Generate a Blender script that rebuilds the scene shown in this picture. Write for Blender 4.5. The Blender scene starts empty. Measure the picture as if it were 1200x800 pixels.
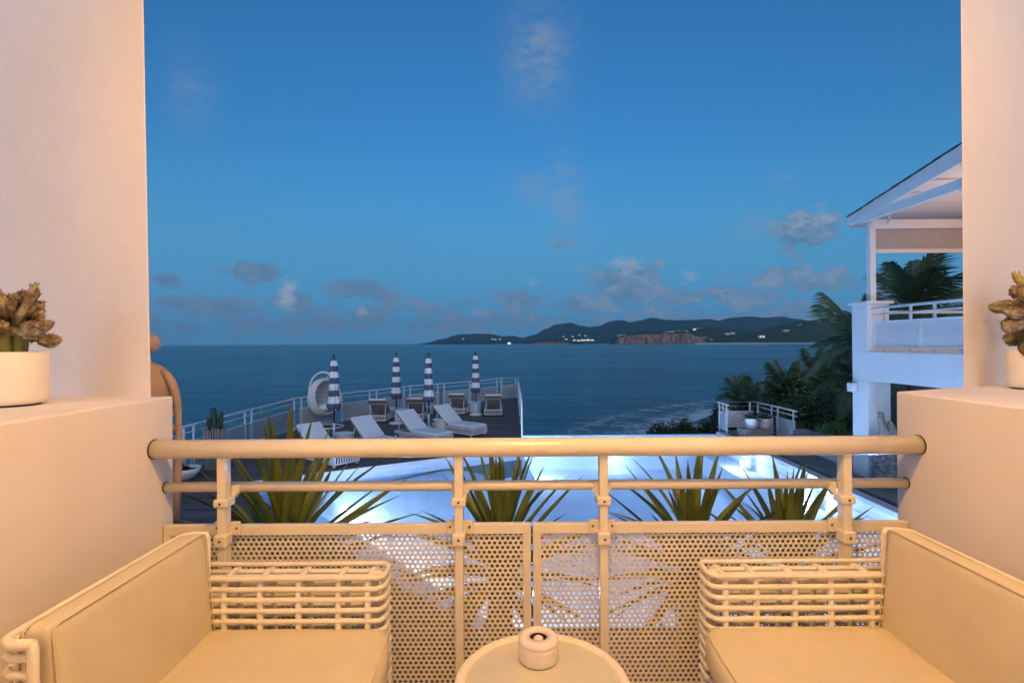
import bpy, bmesh, math, random
from mathutils import Vector, Matrix, noise
C = bpy.context.scene.collection
SC = bpy.context.scene
PI = math.pi
R = math.radians
F = 617.0                      # focal length in photo pixels (1200 wide)
EYE = 3.0                      # eye above the pool deck (deck = 0)
FL = 1.64                      # balcony floor
SEA = -12.0

# ------------------------------------------------------------------ camera
cam = bpy.data.cameras.new('camera')
co = bpy.data.objects.new('camera', cam)
C.objects.link(co)
cam.sensor_width = 36.0
cam.lens = 36.0 * F / 1200.0
cam.clip_start = 0.05
cam.clip_end = 90000.0
co.matrix_world = (Matrix.Translation((0, 0, EYE)) @ Matrix.Rotation(PI/2 + 1.5/F, 4, 'X')
                   @ Matrix.Rotation(-0.006, 4, 'Z'))
SC.camera = co

# ------------------------------------------------------------------ exposure
SC.view_settings.view_transform = 'Standard'
SC.view_settings.look = 'None'
SC.view_settings.exposure = 2.0
SC.view_settings.gamma = 1.0
SC.view_settings.use_curve_mapping = False
SC.cycles.max_bounces = 10
SC.cycles.diffuse_bounces = 5
SC.cycles.transparent_max_bounces = 24
SC.cycles.use_denoising = True
SC.cycles.sample_clamp_indirect = 4.0

# ------------------------------------------------------------------ world: dusk sky, sun just set behind the camera
W = bpy.data.worlds.new('World')
SC.world = W
W.use_nodes = True


class NT:
    """small helper to write node trees"""
    def __init__(s, tree):
        s.t = tree

    def n(s, typ, **kw):
        x = s.t.nodes.new(typ)
        for k, v in kw.items():
            setattr(x, k, v)
        return x

    def lk(s, a, b):
        s.t.links.new(a, b)

    def put(s, sock, v):
        if hasattr(v, 'is_output') or isinstance(v, bpy.types.NodeSocket):
            s.t.links.new(v, sock)
        else:
            sock.default_value = v

    def m(s, op, a, b=0.0, c=None, clamp=False):
        x = s.n('ShaderNodeMath', operation=op, use_clamp=clamp)
        s.put(x.inputs[0], a)
        s.put(x.inputs[1], b)
        if c is not None:
            s.put(x.inputs[2], c)
        return x.outputs[0]

    def ramp(s, fac, lo, hi, a=0.0, b=1.0, smooth=True):
        x = s.n('ShaderNodeMapRange')
        if smooth:
            x.interpolation_type = 'SMOOTHSTEP'
        s.put(x.inputs[0], fac)
        for i, v in enumerate((lo, hi, a, b)):
            s.put(x.inputs[i+1], v)
        return x.outputs[0]

    def mix(s, fac, a, b, blend='MIX'):
        x = s.n('ShaderNodeMix', data_type='RGBA', blend_type=blend)
        s.put(x.inputs[0], fac)
        for i, v in ((6, a), (7, b)):
            if isinstance(v, (tuple, list)) and len(v) == 3:
                v = (*v, 1.0)
            s.put(x.inputs[i], v)
        return x.outputs[2]

    def noise(s, vec, scale, detail=4.0, rough=0.55, dist=0.0):
        x = s.n('ShaderNodeTexNoise')
        if vec is not None:
            s.lk(vec, x.inputs['Vector'])
        x.inputs['Scale'].default_value = scale
        x.inputs['Detail'].default_value = detail
        x.inputs['Roughness'].default_value = rough
        x.inputs['Distortion'].default_value = dist
        return x.outputs[0]


def build_world():
    t = NT(W.node_tree)
    bg = W.node_tree.nodes['Background']
    sky = t.n('ShaderNodeTexSky')
    sky.sky_type = 'NISHITA'
    sky.sun_disc = False
    sky.sun_elevation = R(2.0)
    sky.sun_rotation = R(180.0)
    sky.ozone_density = 4.0
    sky.altitude = 0
    tc = t.n('ShaderNodeTexCoord')
    sep = t.n('ShaderNodeSeparateXYZ')
    t.lk(tc.outputs['Generated'], sep.inputs[0])
    x, y, z = sep.outputs
    el = t.m('ARCSINE', z)
    az = t.m('ARCTAN2', x, y)
    # the low air: dusk haze swallows the brown horizon band of the clear-sky model
    k = t.ramp(el, 0.05, 0.36, 1.0, 0.0)
    # (weaker toward the afterglow behind the camera); ozone-blue grade of the whole dome
    front = t.ramp(y, -0.9, 0.3, 0.45, 1.0)
    grade = t.n('ShaderNodeVectorMath', operation='MULTIPLY')
    t.lk(sky.outputs[0], grade.inputs[0])
    grade.inputs[1].default_value = (0.74, 1.10, 1.10)
    col = t.mix(t.m('MULTIPLY', k, front), grade.outputs[0], HORIZON)
    k2 = t.ramp(el, -0.02, 0.13, 1.0, 0.0)
    col = t.mix(t.m('MULTIPLY', k2, front), col, LOWAIR)
    # clouds: (azimuth, elevation, half-width, half-height, strength), broken up by noise
    st = t.n('ShaderNodeCombineXYZ')
    t.lk(t.m('MULTIPLY', az, 1.0), st.inputs[0])
    t.lk(t.m('MULTIPLY', el, 1.7), st.inputs[1])
    n1 = t.noise(st.outputs[0], 13.0, 9.0, 0.64, 0.25)
    n2 = t.noise(st.outputs[0], 38.0, 8.0, 0.66, 0.15)

    def blobs(lst):
        tot = None
        for (px, py, rx, ry, s) in lst:
            a0 = math.atan((px-600)/F)
            e0 = math.atan((401.5-py)/F*math.cos(a0))
            ra = 1.2*rx/F*math.cos(a0)**2
            re = 1.2*ry/F*math.cos(a0)
            qa = t.m('POWER', t.m('MULTIPLY', t.m('SUBTRACT', az, a0), 1/ra), 2.0)
            qe = t.m('POWER', t.m('MULTIPLY', t.m('SUBTRACT', el, e0), 1/re), 2.0)
            g = t.m('MULTIPLY', t.m('EXPONENT', t.m('MULTIPLY', t.m('ADD', qa, qe), -1.0)), s)
            tot = g if tot is None else t.m('MAXIMUM', tot, g)
        return tot
    band = t.m('MULTIPLY', t.ramp(el, 0.0, 0.03), t.ramp(el, 0.05, 0.13, 1.0, 0.0))
    g = blobs(CLOUDS)
    g = t.m('MAXIMUM', g, t.m('MULTIPLY', band, 0.62))
    nn = t.m('ADD', t.m('MULTIPLY', n1, 0.6), t.m('MULTIPLY', n2, 0.4))
    dens = t.m('MULTIPLY', t.ramp(t.m('ADD', g, t.m('MULTIPLY', t.m('SUBTRACT', nn, 0.5), 3.4)), 0.40, 0.74), t.ramp(g, 0.10, 0.35))
    d0 = blobs(WISPS)
    wis = t.m('MULTIPLY', d0, t.ramp(nn, 0.32, 0.62))
    d1 = blobs(BRIGHT)
    br = t.m('MULTIPLY', t.ramp(t.m('ADD', d1, t.m('MULTIPLY', t.m('SUBTRACT', n2, 0.5), 1.5)), 0.36, 1.0), t.ramp(d1, 0.12, 0.4))
    dk = t.ramp(nn, 0.40, 0.62)
    ccol = t.mix(dk, CLOUD_DARK, CLOUD_MID)
    west = t.ramp(az, -0.35, 0.15)
    ccol = t.mix(west, t.mix(0.5, ccol, CLOUD_DARK), ccol)
    col = t.mix(t.m('MULTIPLY', dens, 0.80), col, ccol)
    col = t.mix(t.m('MULTIPLY', wis, 0.75), col, CLOUD_MID)
    col = t.mix(t.m('MULTIPLY', br, 0.7), col, CLOUD_LIGHT)
    t.lk(col, bg.inputs[0])
    bg.inputs[1].default_value = 0.1


HORIZON = (0.20, 0.78, 1.48)
LOWAIR = (0.22, 0.70, 1.28)
CLOUD_DARK = (0.23, 0.47, 0.80)
CLOUD_MID = (0.56, 0.76, 1.08)
CLOUD_LIGHT = (0.88, 1.05, 1.32)
CLOUDS = [(300, 318, 42, 16, .95), (195, 326, 22, 9, .95), (205, 352, 30, 9, .95), (265, 358, 45, 14, .9), (345, 352, 30, 24, .75),
          (420, 338, 40, 14, .95), (450, 347, 22, 10, .8), (545, 358, 30, 15, .75), (610, 352, 40, 18, .85), (735, 335, 48, 32, 1.0),
          (680, 358, 60, 16, .8), (800, 350, 50, 16, .8), (850, 345, 40, 18, .8), (945, 275, 44, 24, 1.05), (915, 325, 40, 14, .8),
          (960, 335, 60, 16, .8), (880, 350, 60, 14, .75), (660, 287, 18, 8, .7), (300, 375, 120, 8, .6), (700, 372, 160, 8, .6)]
WISPS = [(632, 65, 28, 36, 1.0), (665, 230, 16, 34, .95), (225, 105, 24, 30, .5), (628, 222, 22, 16, .6), (885, 272, 18, 14, .6), (920, 215, 12, 14, .5)]
BRIGHT = [(337, 345, 14, 22, .95), (735, 312, 26, 14, .75), (808, 325, 14, 10, .7), (950, 262, 36, 18, .7), (626, 330, 10, 7, .8),
          (560, 366, 14, 6, .7), (425, 362, 8, 8, .7), (860, 345, 18, 12, .6)]
build_world()

# the afterglow of the sun that has gone down behind the camera: weak and very wide
sl = bpy.data.lights.new('sun', 'SUN')
sl.energy = 0.25
sl.angle = R(70)
sl.color = (0.98, 0.90, 1.0)
so = bpy.data.objects.new('sun', sl)
C.objects.link(so)
so.rotation_euler = (R(62), 0, 0)
so.location = (0, -20, 20)


def lamp(name, loc, power, color, radius=0.05, typ='POINT', **kw):
    l = bpy.data.lights.new(name, typ)
    l.energy = power
    l.color = color
    l.shadow_soft_size = radius
    for k, v in kw.items():
        setattr(l, k, v)
    o = bpy.data.objects.new(name, l)
    C.objects.link(o)
    o.location = loc
    return o


WARM = (1.0, 0.535, 0.16)

# ------------------------------------------------------------------ pixel -> place helpers
def ray(px, py):
    u, v = px-600.0, py-400.0
    return u-0.006*v, v+0.006*u-1.5


def at(px, py, d):
    u, v = ray(px, py)
    return Vector((u*d/F, d, EYE-v*d/F))


def on(px, py, z=0.0):
    u, v = ray(px, py)
    d = (EYE-z)*F/v
    return Vector((u*d/F, d, z))


# ------------------------------------------------------------------ mesh helpers
class MB:
    def __init__(s):
        s.v = []
        s.f = []

    def add(s, vs, fs):
        b = len(s.v)
        s.v.extend([tuple(p) for p in vs])
        s.f.extend([tuple(i+b for i in f) for f in fs])
        return s

    def box(s, c, d, rot=None):
        hx, hy, hz = d[0]/2, d[1]/2, d[2]/2
        vs = [Vector((sx*hx, sy*hy, sz*hz)) for sx in (-1, 1) for sy in (-1, 1) for sz in (-1, 1)]
        if rot is not None:
            vs = [rot @ p for p in vs]
        c = Vector(c)
        return s.add([p+c for p in vs], [(0, 1, 3, 2), (4, 6, 7, 5), (0, 4, 5, 1), (2, 3, 7, 6), (0, 2, 6, 4), (1, 5, 7, 3)])

    def span(s, a, b):
        return s.box([(a[i]+b[i])/2 for i in range(3)], [abs(b[i]-a[i]) for i in range(3)])

    def prism(s, poly, z0, z1):
        """poly: list of (x, y), counter-clockwise"""
        n = len(poly)
        ar = sum(poly[i][0]*poly[(i+1) % n][1]-poly[(i+1) % n][0]*poly[i][1] for i in range(n))
        if ar < 0:
            poly = poly[::-1]
        vs = [(x, y, z0) for x, y in poly] + [(x, y, z1) for x, y in poly]
        fs = [tuple(range(n-1, -1, -1)), tuple(range(n, 2*n))]
        fs += [(i, (i+1) % n, n+(i+1) % n, n+i) for i in range(n)]
        return s.add(vs, fs)

    def tube(s, pts, r, n=8, closed=False, cap=True):
        pts = [Vector(p) for p in pts]
        k = len(pts)
        rr = r if isinstance(r, (list, tuple)) else [r]*k
        vs = []
        prev = None
        for i, p in enumerate(pts):
            if closed:
                d = pts[(i+1) % k]-pts[i-1]
            else:
                d = pts[min(i+1, k-1)]-pts[max(i-1, 0)]
            d.normalize()
            if prev is None:
                a = Vector((0, 0, 1)) if abs(d.z) < .9 else Vector((1, 0, 0))
                nx = d.cross(a).normalized()
            else:
                nx = (prev-d*prev.dot(d)).normalized()
            prev = nx
            ny = d.cross(nx)
            for j in range(n):
                a = 2*PI*j/n
                vs.append(p+(nx*math.cos(a)+ny*math.sin(a))*rr[i])
        fs = []
        for i in range(k if closed else k-1):
            i2 = (i+1) % k
            for j in range(n):
                j2 = (j+1) % n
                fs.append((i*n+j, i2*n+j, i2*n+j2, i*n+j2))
        if cap and not closed:
            fs.append(tuple(range(n)))
            fs.append(tuple((k-1)*n+j for j in range(n-1, -1, -1)))
        # faces wind outward when nx, ny, d is right-handed
        return s.add(vs, [f[::-1] for f in fs])

    def lathe(s, prof, n=24, c=(0, 0, 0), cap0=True, cap1=True):
        """prof: list of (r, z) from bottom to top (outside)"""
        vs = []
        for r, z in prof:
            for j in range(n):
                a = 2*PI*j/n
                vs.append((c[0]+r*math.cos(a), c[1]+r*math.sin(a), c[2]+z))
        fs = []
        for i in range(len(prof)-1):
            for j in range(n):
                j2 = (j+1) % n
                fs.append((i*n+j, i*n+j2, (i+1)*n+j2, (i+1)*n+j))
        if cap0:
            fs.append(tuple(range(n-1, -1, -1)))
        if cap1:
            fs.append(tuple((len(prof)-1)*n+j for j in range(n)))
        return s.add(vs, fs)

    def ball(s, c, r, n=12, m=8, squash=(1, 1, 1), jit=0.0, rng=None):
        vs = [(c[0], c[1], c[2]-r*squash[2])]
        for i in range(1, m):
            th = PI*i/m
            for j in range(n):
                a = 2*PI*j/n
                k = 1+(rng.uniform(-jit, jit) if rng else 0)
                vs.append((c[0]+r*k*squash[0]*math.sin(th)*math.cos(a), c[1]+r*k*squash[1]*math.sin(th)*math.sin(a), c[2]-r*k*squash[2]*math.cos(th)))
        vs.append((c[0], c[1], c[2]+r*squash[2]))
        fs = [(0, 1+(j+1) % n, 1+j) for j in range(n)]
        for i in range(m-2):
            for j in range(n):
                a, b = 1+i*n+j, 1+i*n+(j+1) % n
                fs.append((a, b, b+n, a+n))
        t = len(vs)-1
        o = 1+(m-2)*n
        fs += [(o+j, o+(j+1) % n, t) for j in range(n)]
        return s.add(vs, fs)

    def mesh(s, name, smooth=False):
        me = bpy.data.meshes.new(name)
        me.from_pydata(s.v, [], s.f)
        if smooth:
            me.polygons.foreach_set('use_smooth', [True]*len(me.polygons))
        me.update()
        return me


ORG = {}


def tag(o, label=None, cat=None, group=None, kind=None):
    for k, v in (('label', label), ('category', cat), ('group', group), ('kind', kind)):
        if v:
            o[k] = v
    return o


def thing(name, label, cat, loc=(0, 0, 0), rz=0.0, group=None):
    o = bpy.data.objects.new(name, None)
    o.empty_display_size = .1
    C.objects.link(o)
    o.location = loc
    o.rotation_euler = (0, 0, rz)
    ORG[o.name] = Matrix.Translation(loc) @ Matrix.Rotation(rz, 4, 'Z')
    return tag(o, label, cat, group)


def obj(name, mb, mat, parent=None, smooth=False, local=False, bevel=0.0, seg=2):
    """one mesh object; mb is in world coordinates unless local (then in the parent's)"""
    me = mb if isinstance(mb, bpy.types.Mesh) else mb.mesh(name, smooth)
    o = bpy.data.objects.new(name, me)
    C.objects.link(o)
    if mat is not None and not me.materials:
        me.materials.append(mat)
    M = Matrix()
    if parent is not None:
        o.parent = parent
        M = ORG.get(parent.name, Matrix())
        if not local and M != Matrix():
            me.transform(M.inverted())
    ORG[o.name] = M
    if bevel:
        b = o.modifiers.new('bevel', 'BEVEL')
        b.width = bevel
        b.segments = seg
        b.limit_method = 'ANGLE'
        b.harden_normals = False
    return o


def solo(name, mb, mat, label, cat, group=None, smooth=False, bevel=0.0):
    return tag(obj(name, mb, mat, None, smooth, bevel=bevel), label, cat, group)


def struct(name, mb, mat, smooth=False, kind='structure', bevel=0.0):
    return tag(obj(name, mb, mat, None, smooth, bevel=bevel), kind=kind)


def kids(o):
    return [c for c in bpy.data.objects if c.parent == o]


def copy_tree(o, children, parent=None):
    c = o.copy()
    C.objects.link(c)
    c.parent = parent
    for ch in children.get(o.name, []):
        copy_tree(ch, children, c)
    return c


def dup(root, loc, rz, label, group=None):
    ch = {}
    for x in C.objects:
        if x.parent is not None:
            ch.setdefault(x.parent.name, []).append(x)
    c = copy_tree(root, ch)
    c.location = loc
    c.rotation_euler = (0, 0, rz)
    c['label'] = label
    if group:
        c['group'] = group
    ORG[c.name] = Matrix.Translation(loc) @ Matrix.Rotation(rz, 4, 'Z')
    return c


def place(root, loc, rz=0.0):
    root.location = loc
    root.rotation_euler = (0, 0, rz)


# ------------------------------------------------------------------ materials
MATS = {}


def mat(name, color, rough=0.6, metal=0.0, var=0.0, vscale=8.0, bump=0.0, bscale=60.0, dark=None, spec=0.5, objvar=0.0, coat=0.0,
        stretch=None, trans=0.0, emit=None, estr=0.0):
    m = bpy.data.materials.new(name)
    m.use_nodes = True
    t = NT(m.node_tree)
    p = m.node_tree.nodes['Principled BSDF']
    p.inputs['Roughness'].default_value = rough
    p.inputs['Metallic'].default_value = metal
    p.inputs['Specular IOR Level'].default_value = spec
    p.inputs['Coat Weight'].default_value = coat
    tc = t.n('ShaderNodeTexCoord')
    vec = tc.outputs['Object']
    if stretch:
        mp = t.n('ShaderNodeMapping')
        mp.inputs['Scale'].default_value = stretch
        t.lk(vec, mp.inputs[0])
        vec = mp.outputs[0]
    c = (*color, 1.0)
    if var > 0:
        d = dark if dark else tuple(k*(1-var) for k in color)
        nz = t.noise(vec, vscale, 5.0, 0.6)
        col = t.mix(t.ramp(nz, 0.35, 0.68), (*d, 1), c)
    else:
        rgb = t.n('ShaderNodeRGB')
        rgb.outputs[0].default_value = c
        col = rgb.outputs[0]
    if objvar > 0:
        oi = t.n('ShaderNodeObjectInfo')
        k = t.m('ADD', t.m('MULTIPLY', oi.outputs['Random'], 2*objvar), 1-objvar)
        vm = t.n('ShaderNodeVectorMath', operation='SCALE')
        t.lk(col, vm.inputs[0])
        t.lk(k, vm.inputs['Scale'])
        col = vm.outputs[0]
    t.lk(col, p.inputs['Base Color'])
    if bump > 0:
        b = t.n('ShaderNodeBump')
        b.inputs['Strength'].default_value = bump
        b.inputs['Distance'].default_value = 0.01
        t.lk(t.noise(vec, bscale, 6.0, 0.6), b.inputs['Height'])
        t.lk(b.outputs[0], p.inputs['Normal'])
    if emit:
        p.inputs['Emission Color'].default_value = (*emit, 1)
        p.inputs['Emission Strength'].default_value = estr
    MATS[name] = m
    return m


def leafmat(name, a, b, objvar=0.25, trans=0.25, rough=0.5, vscale=1.2):
    m = bpy.data.materials.new(name)
    m.use_nodes = True
    t = NT(m.node_tree)
    nt = m.node_tree
    p = nt.nodes['Principled BSDF']
    out = nt.nodes['Material Output']
    p.inputs['Roughness'].default_value = rough
    tc = t.n('ShaderNodeTexCoord')
    nz = t.noise(tc.outputs['Object'], vscale, 3.0)
    col = t.mix(t.ramp(nz, 0.3, 0.7), (*a, 1), (*b, 1))
    oi = t.n('ShaderNodeObjectInfo')
    vm = t.n('ShaderNodeVectorMath', operation='SCALE')
    t.lk(col, vm.inputs[0])
    t.lk(t.m('ADD', t.m('MULTIPLY', oi.outputs['Random'], 2*objvar), 1-objvar), vm.inputs['Scale'])
    t.lk(vm.outputs[0], p.inputs['Base Color'])
    tr = t.n('ShaderNodeBsdfTranslucent')
    t.lk(vm.outputs[0], tr.inputs[0])
    mx = t.n('ShaderNodeMixShader')
    mx.inputs[0].default_value = trans
    t.lk(p.outputs[0], mx.inputs[1])
    t.lk(tr.outputs[0], mx.inputs[2])
    t.lk(mx.outputs[0], out.inputs[0])
    return m


M_PLASTER = mat('cream_plaster', (0.815, 0.765, 0.735), 0.85, var=0.07, vscale=1.5, bump=0.34, bscale=9, stretch=(1, 1, .6))
M_WHITEWALL = mat('white_render', (0.78, 0.78, 0.77), 0.8, var=0.06, vscale=1.3, bump=0.12, bscale=20)
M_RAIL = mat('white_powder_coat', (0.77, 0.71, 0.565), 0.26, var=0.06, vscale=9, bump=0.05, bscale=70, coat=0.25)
M_SCREW = mat('screw_steel', (0.10, 0.08, 0.06), 0.4, 0.6)
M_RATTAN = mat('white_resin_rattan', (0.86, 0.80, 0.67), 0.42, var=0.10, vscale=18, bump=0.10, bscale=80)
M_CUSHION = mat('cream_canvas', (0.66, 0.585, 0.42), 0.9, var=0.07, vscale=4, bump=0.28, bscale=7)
M_CERAMIC = mat('cream_ceramic', (0.78, 0.72, 0.66), 0.22, var=0.04, vscale=8)
M_POT = mat('white_matt_pot', (0.80, 0.77, 0.72), 0.5, var=0.05, vscale=9, bump=0.05, bscale=50)
M_SOIL = mat('soil', (0.06, 0.045, 0.03), 0.95, var=0.5, vscale=30, bump=0.5, bscale=50)
M_TERRA = mat('terracotta', (0.60, 0.40, 0.27), 0.7, var=0.18, vscale=7, bump=0.15, bscale=30)
M_METALW = mat('white_metal', (0.74, 0.76, 0.78), 0.4, var=0.04, vscale=5)
M_PANEL = mat('grey_rail_panel', (0.42, 0.44, 0.47), 0.5, var=0.06, vscale=2)
M_SLING = mat('lounger_fabric', (0.74, 0.75, 0.76), 0.85, var=0.06, vscale=4, bump=0.1, bscale=30)
M_WICKERW = mat('white_wicker', (0.78, 0.78, 0.78), 0.6, var=0.25, vscale=40, bump=0.3, bscale=60)
M_UNDER = mat('lounger_underside', (0.36, 0.33, 0.30), 0.8, var=0.2, vscale=9)
M_BLACK = mat('black_rubber', (0.03, 0.03, 0.035), 0.6)
M_POLE = mat('dark_pole', (0.07, 0.075, 0.09), 0.4, 0.4)
M_NAVY = mat('navy_canvas', (0.10, 0.13, 0.20), 0.85, var=0.25, vscale=9)
M_WHITECL = mat('white_canvas', (0.80, 0.81, 0.84), 0.85, var=0.06, vscale=9)
M_STUMP = mat('weathered_wood', (0.36, 0.33, 0.31), 0.85, var=0.45, vscale=9, stretch=(6, 6, .6), bump=0.5, bscale=20)
M_SHELLST = mat('grey_coral_stone', (0.30, 0.31, 0.32), 0.9, var=0.6, vscale=14, bump=1.0, bscale=22)
M_DRIFT = mat('driftwood', (0.34, 0.31, 0.28), 0.85, var=0.5, vscale=7, stretch=(4, 4, 1), bump=0.5, bscale=16)
M_CONC = mat('grey_paving', (0.24, 0.22, 0.205), 0.75, var=0.35, vscale=1.1, bump=0.2, bscale=12)
M_POOL = mat('pool_plaster', (0.78, 0.82, 0.88), 0.8, var=0.06, vscale=1.0, bump=0.1, bscale=8)
M_COPING = mat('pool_coping', (0.50, 0.50, 0.52), 0.6, var=0.15, vscale=2)
M_ROCK = mat('boulder_stone', (0.26, 0.25, 0.25), 0.9, var=0.5, vscale=2.5, bump=0.8, bscale=9)
M_SHINGLE = mat('roof_shingle', (0.10, 0.09, 0.09), 0.9, var=0.5, vscale=7, objvar=.3)
M_SOFFIT = mat('white_boards', (0.74, 0.72, 0.71), 0.65, var=0.07, vscale=2, stretch=(.4, 5, 5))
M_SHADE = mat('roller_shade_fabric', (0.42, 0.37, 0.34), 0.85, var=0.08, vscale=2)
M_DOOR = mat('brown_timber', (0.17, 0.09, 0.045), 0.6, var=0.3, vscale=3)
M_TRUNK = mat('palm_bark', (0.16, 0.13, 0.10), 0.9, var=0.5, vscale=8, bump=0.6, bscale=14)
M_YUCCA = leafmat('yucca_leaf', (0.125, 0.16, 0.024), (0.25, 0.27, 0.045), 0.22, 0.15, 0.45, 3)
M_PALM = leafmat('palm_leaf', (0.06, 0.105, 0.05), (0.15, 0.21, 0.10), 0.2, 0.2, 0.5)
M_BUSH = leafmat('shrub_leaf', (0.034, 0.068, 0.026), (0.11, 0.17, 0.06), 0.25, 0.2, 0.55, 0.9)
M_GREEN = leafmat('bright_shrub_leaf', (0.09, 0.19, 0.05), (0.20, 0.34, 0.10), 0.2, 0.25, 0.5, 1.2)
M_DRY = leafmat('dry_yucca_leaf', (0.20, 0.13, 0.06), (0.34, 0.24, 0.11), 0.2, 0.1, 0.7, 3)
M_SUCC = leafmat('succulent_leaf', (0.03, 0.05, 0.03), (0.07, 0.09, 0.05), 0.2, 0.1, 0.5, 4)
M_CACTUS = mat('dark_cactus', (0.035, 0.065, 0.035), 0.6, var=0.4, vscale=12)
M_STEMG = mat('cactus_stem_green', (0.16, 0.17, 0.03), 0.55, var=0.3, vscale=16)


def crest_mat():
    m = mat('crested_cactus_skin', (0.36, 0.33, 0.20), 0.65, var=0.6, vscale=55, dark=(0.15, 0.085, 0.05), bump=0.8, bscale=120)
    return m


M_CREST = crest_mat()
M_CRESTLIT = mat('lamplit_cactus_tip', (0.46, 0.38, 0.10), 0.6, var=0.4, vscale=30, bump=0.4, bscale=60)  # yellow of the lamp above, put into the colour of the upper tips
M_SPINE = mat('cactus_spine', (0.13, 0.05, 0.03), 0.6)


def deck_material():
    m = mat('deck_timber', (0.15, 0.115, 0.095), 0.7, var=0.5, vscale=2.0, stretch=(.5, 9, 9), bump=0.3, bscale=10, objvar=0.28)
    return m


M_DECK = deck_material()


def glass_top():
    m = mat('frosted_glass', (0.60, 0.58, 0.46), 0.18, var=0.06, vscale=5, spec=0.6)
    return m


M_GLASS = glass_top()


def water_mat():
    m = bpy.data.materials.new('pool_water')
    m.use_nodes = True
    t = NT(m.node_tree)
    nt = m.node_tree
    out = nt.nodes['Material Output']
    nt.nodes.remove(nt.nodes['Principled BSDF'])
    tr = t.n('ShaderNodeBsdfTransparent')
    tr.inputs[0].default_value = (0.55, 0.76, 1.0, 1)
    gl = t.n('ShaderNodeBsdfGlossy')
    gl.inputs['Roughness'].default_value = 0.06
    fr = t.n('ShaderNodeFresnel')
    fr.inputs[0].default_value = 1.33
    tc = t.n('ShaderNodeTexCoord')
    b = t.n('ShaderNodeBump')
    b.inputs['Strength'].default_value = 0.25
    b.inputs['Distance'].default_value = 0.02
    t.lk(t.noise(tc.outputs['Object'], 2.6, 3.0), b.inputs['Height'])
    t.lk(b.outputs[0], gl.inputs['Normal'])
    t.lk(b.outputs[0], fr.inputs['Normal'])
    mx = t.n('ShaderNodeMixShader')
    t.lk(fr.outputs[0], mx.inputs[0])
    t.lk(tr.outputs[0], mx.inputs[1])
    t.lk(gl.outputs[0], mx.inputs[2])
    t.lk(mx.outputs[0], out.inputs[0])
    return m


def sea_mat():
    m = bpy.data.materials.new('sea_water')
    m.use_nodes = True
    t = NT(m.node_tree)
    p = m.node_tree.nodes['Principled BSDF']
    geo = t.n('ShaderNodeNewGeometry')
    mp = t.n('ShaderNodeMapping')
    mp.inputs['Scale'].default_value = (0.45, 1.0, 1.0)
    mp.inputs['Rotation'].default_value = (0, 0, 0.25)
    t.lk(geo.outputs['Position'], mp.inputs[0])
    v = mp.outputs[0]
    big = t.noise(v, 0.012, 5.0, 0.6)
    col = t.mix(t.ramp(big, 0.35, 0.65), (0.006, 0.105, 0.165, 1), (0.020, 0.18, 0.245, 1))
    t.lk(col, p.inputs['Base Color'])
    p.inputs['Roughness'].default_value = 0.20
    p.inputs['IOR'].default_value = 1.33
    p.inputs['Specular IOR Level'].default_value = 0.30
    h = t.m('ADD', t.m('MULTIPLY', t.noise(v, 0.10, 4.0, 0.6), 2.2), t.m('MULTIPLY', t.noise(v, 0.55, 4.0, 0.65), 0.8))
    b = t.n('ShaderNodeBump')
    b.inputs['Strength'].default_value = 1.0
    b.inputs['Distance'].default_value = 2.6
    t.lk(h, b.inputs['Height'])
    t.lk(b.outputs[0], p.inputs['Normal'])
    return m


def surf_mat():
    m = bpy.data.materials.new('surf_foam')
    m.use_nodes = True
    t = NT(m.node_tree)
    nt = m.node_tree
    out = nt.nodes['Material Output']
    p = nt.nodes['Principled BSDF']
    p.inputs['Base Color'].default_value = (0.72, 0.76, 0.78, 1)
    p.inputs['Roughness'].default_value = 0.8
    tr = t.n('ShaderNodeBsdfTransparent')
    at_ = t.n('ShaderNodeAttribute', attribute_name='shore')
    geo = t.n('ShaderNodeNewGeometry')
    nz = t.noise(geo.outputs['Position'], 0.28, 6.0, 0.68, 0.6)
    k = t.ramp(t.m('ADD', at_.outputs['Fac'], t.m('MULTIPLY', t.m('SUBTRACT', nz, 0.5), 1.7)), 0.35, 1.0, 0.0, 0.8)
    mx = t.n('ShaderNodeMixShader')
    t.lk(k, mx.inputs[0])
    t.lk(tr.outputs[0], mx.inputs[1])
    t.lk(p.outputs[0], mx.inputs[2])
    t.lk(mx.outputs[0], out.inputs[0])
    return m


def land_mat():
    m = bpy.data.materials.new('scrub_and_sand')
    m.use_nodes = True
    t = NT(m.node_tree)
    p = m.node_tree.nodes['Principled BSDF']
    geo = t.n('ShaderNodeNewGeometry')
    sep = t.n('ShaderNodeSeparateXYZ')
    t.lk(geo.outputs['Position'], sep.inputs[0])
    nz = t.noise(geo.outputs['Position'], 0.35, 5.0)
    green = t.mix(t.ramp(nz, .35, .65), (0.025, 0.04, 0.018, 1), (0.06, 0.06, 0.035, 1))
    sand = t.mix(nz, (0.30, 0.26, 0.20, 1), (0.40, 0.35, 0.28, 1))
    k = t.ramp(t.m('ADD', sep.outputs[2], nz), SEA+1.6, SEA+2.6)
    t.lk(t.mix(k, sand, green), p.inputs['Base Color'])
    p.inputs['Roughness'].default_value = 0.95
    return m


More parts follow.
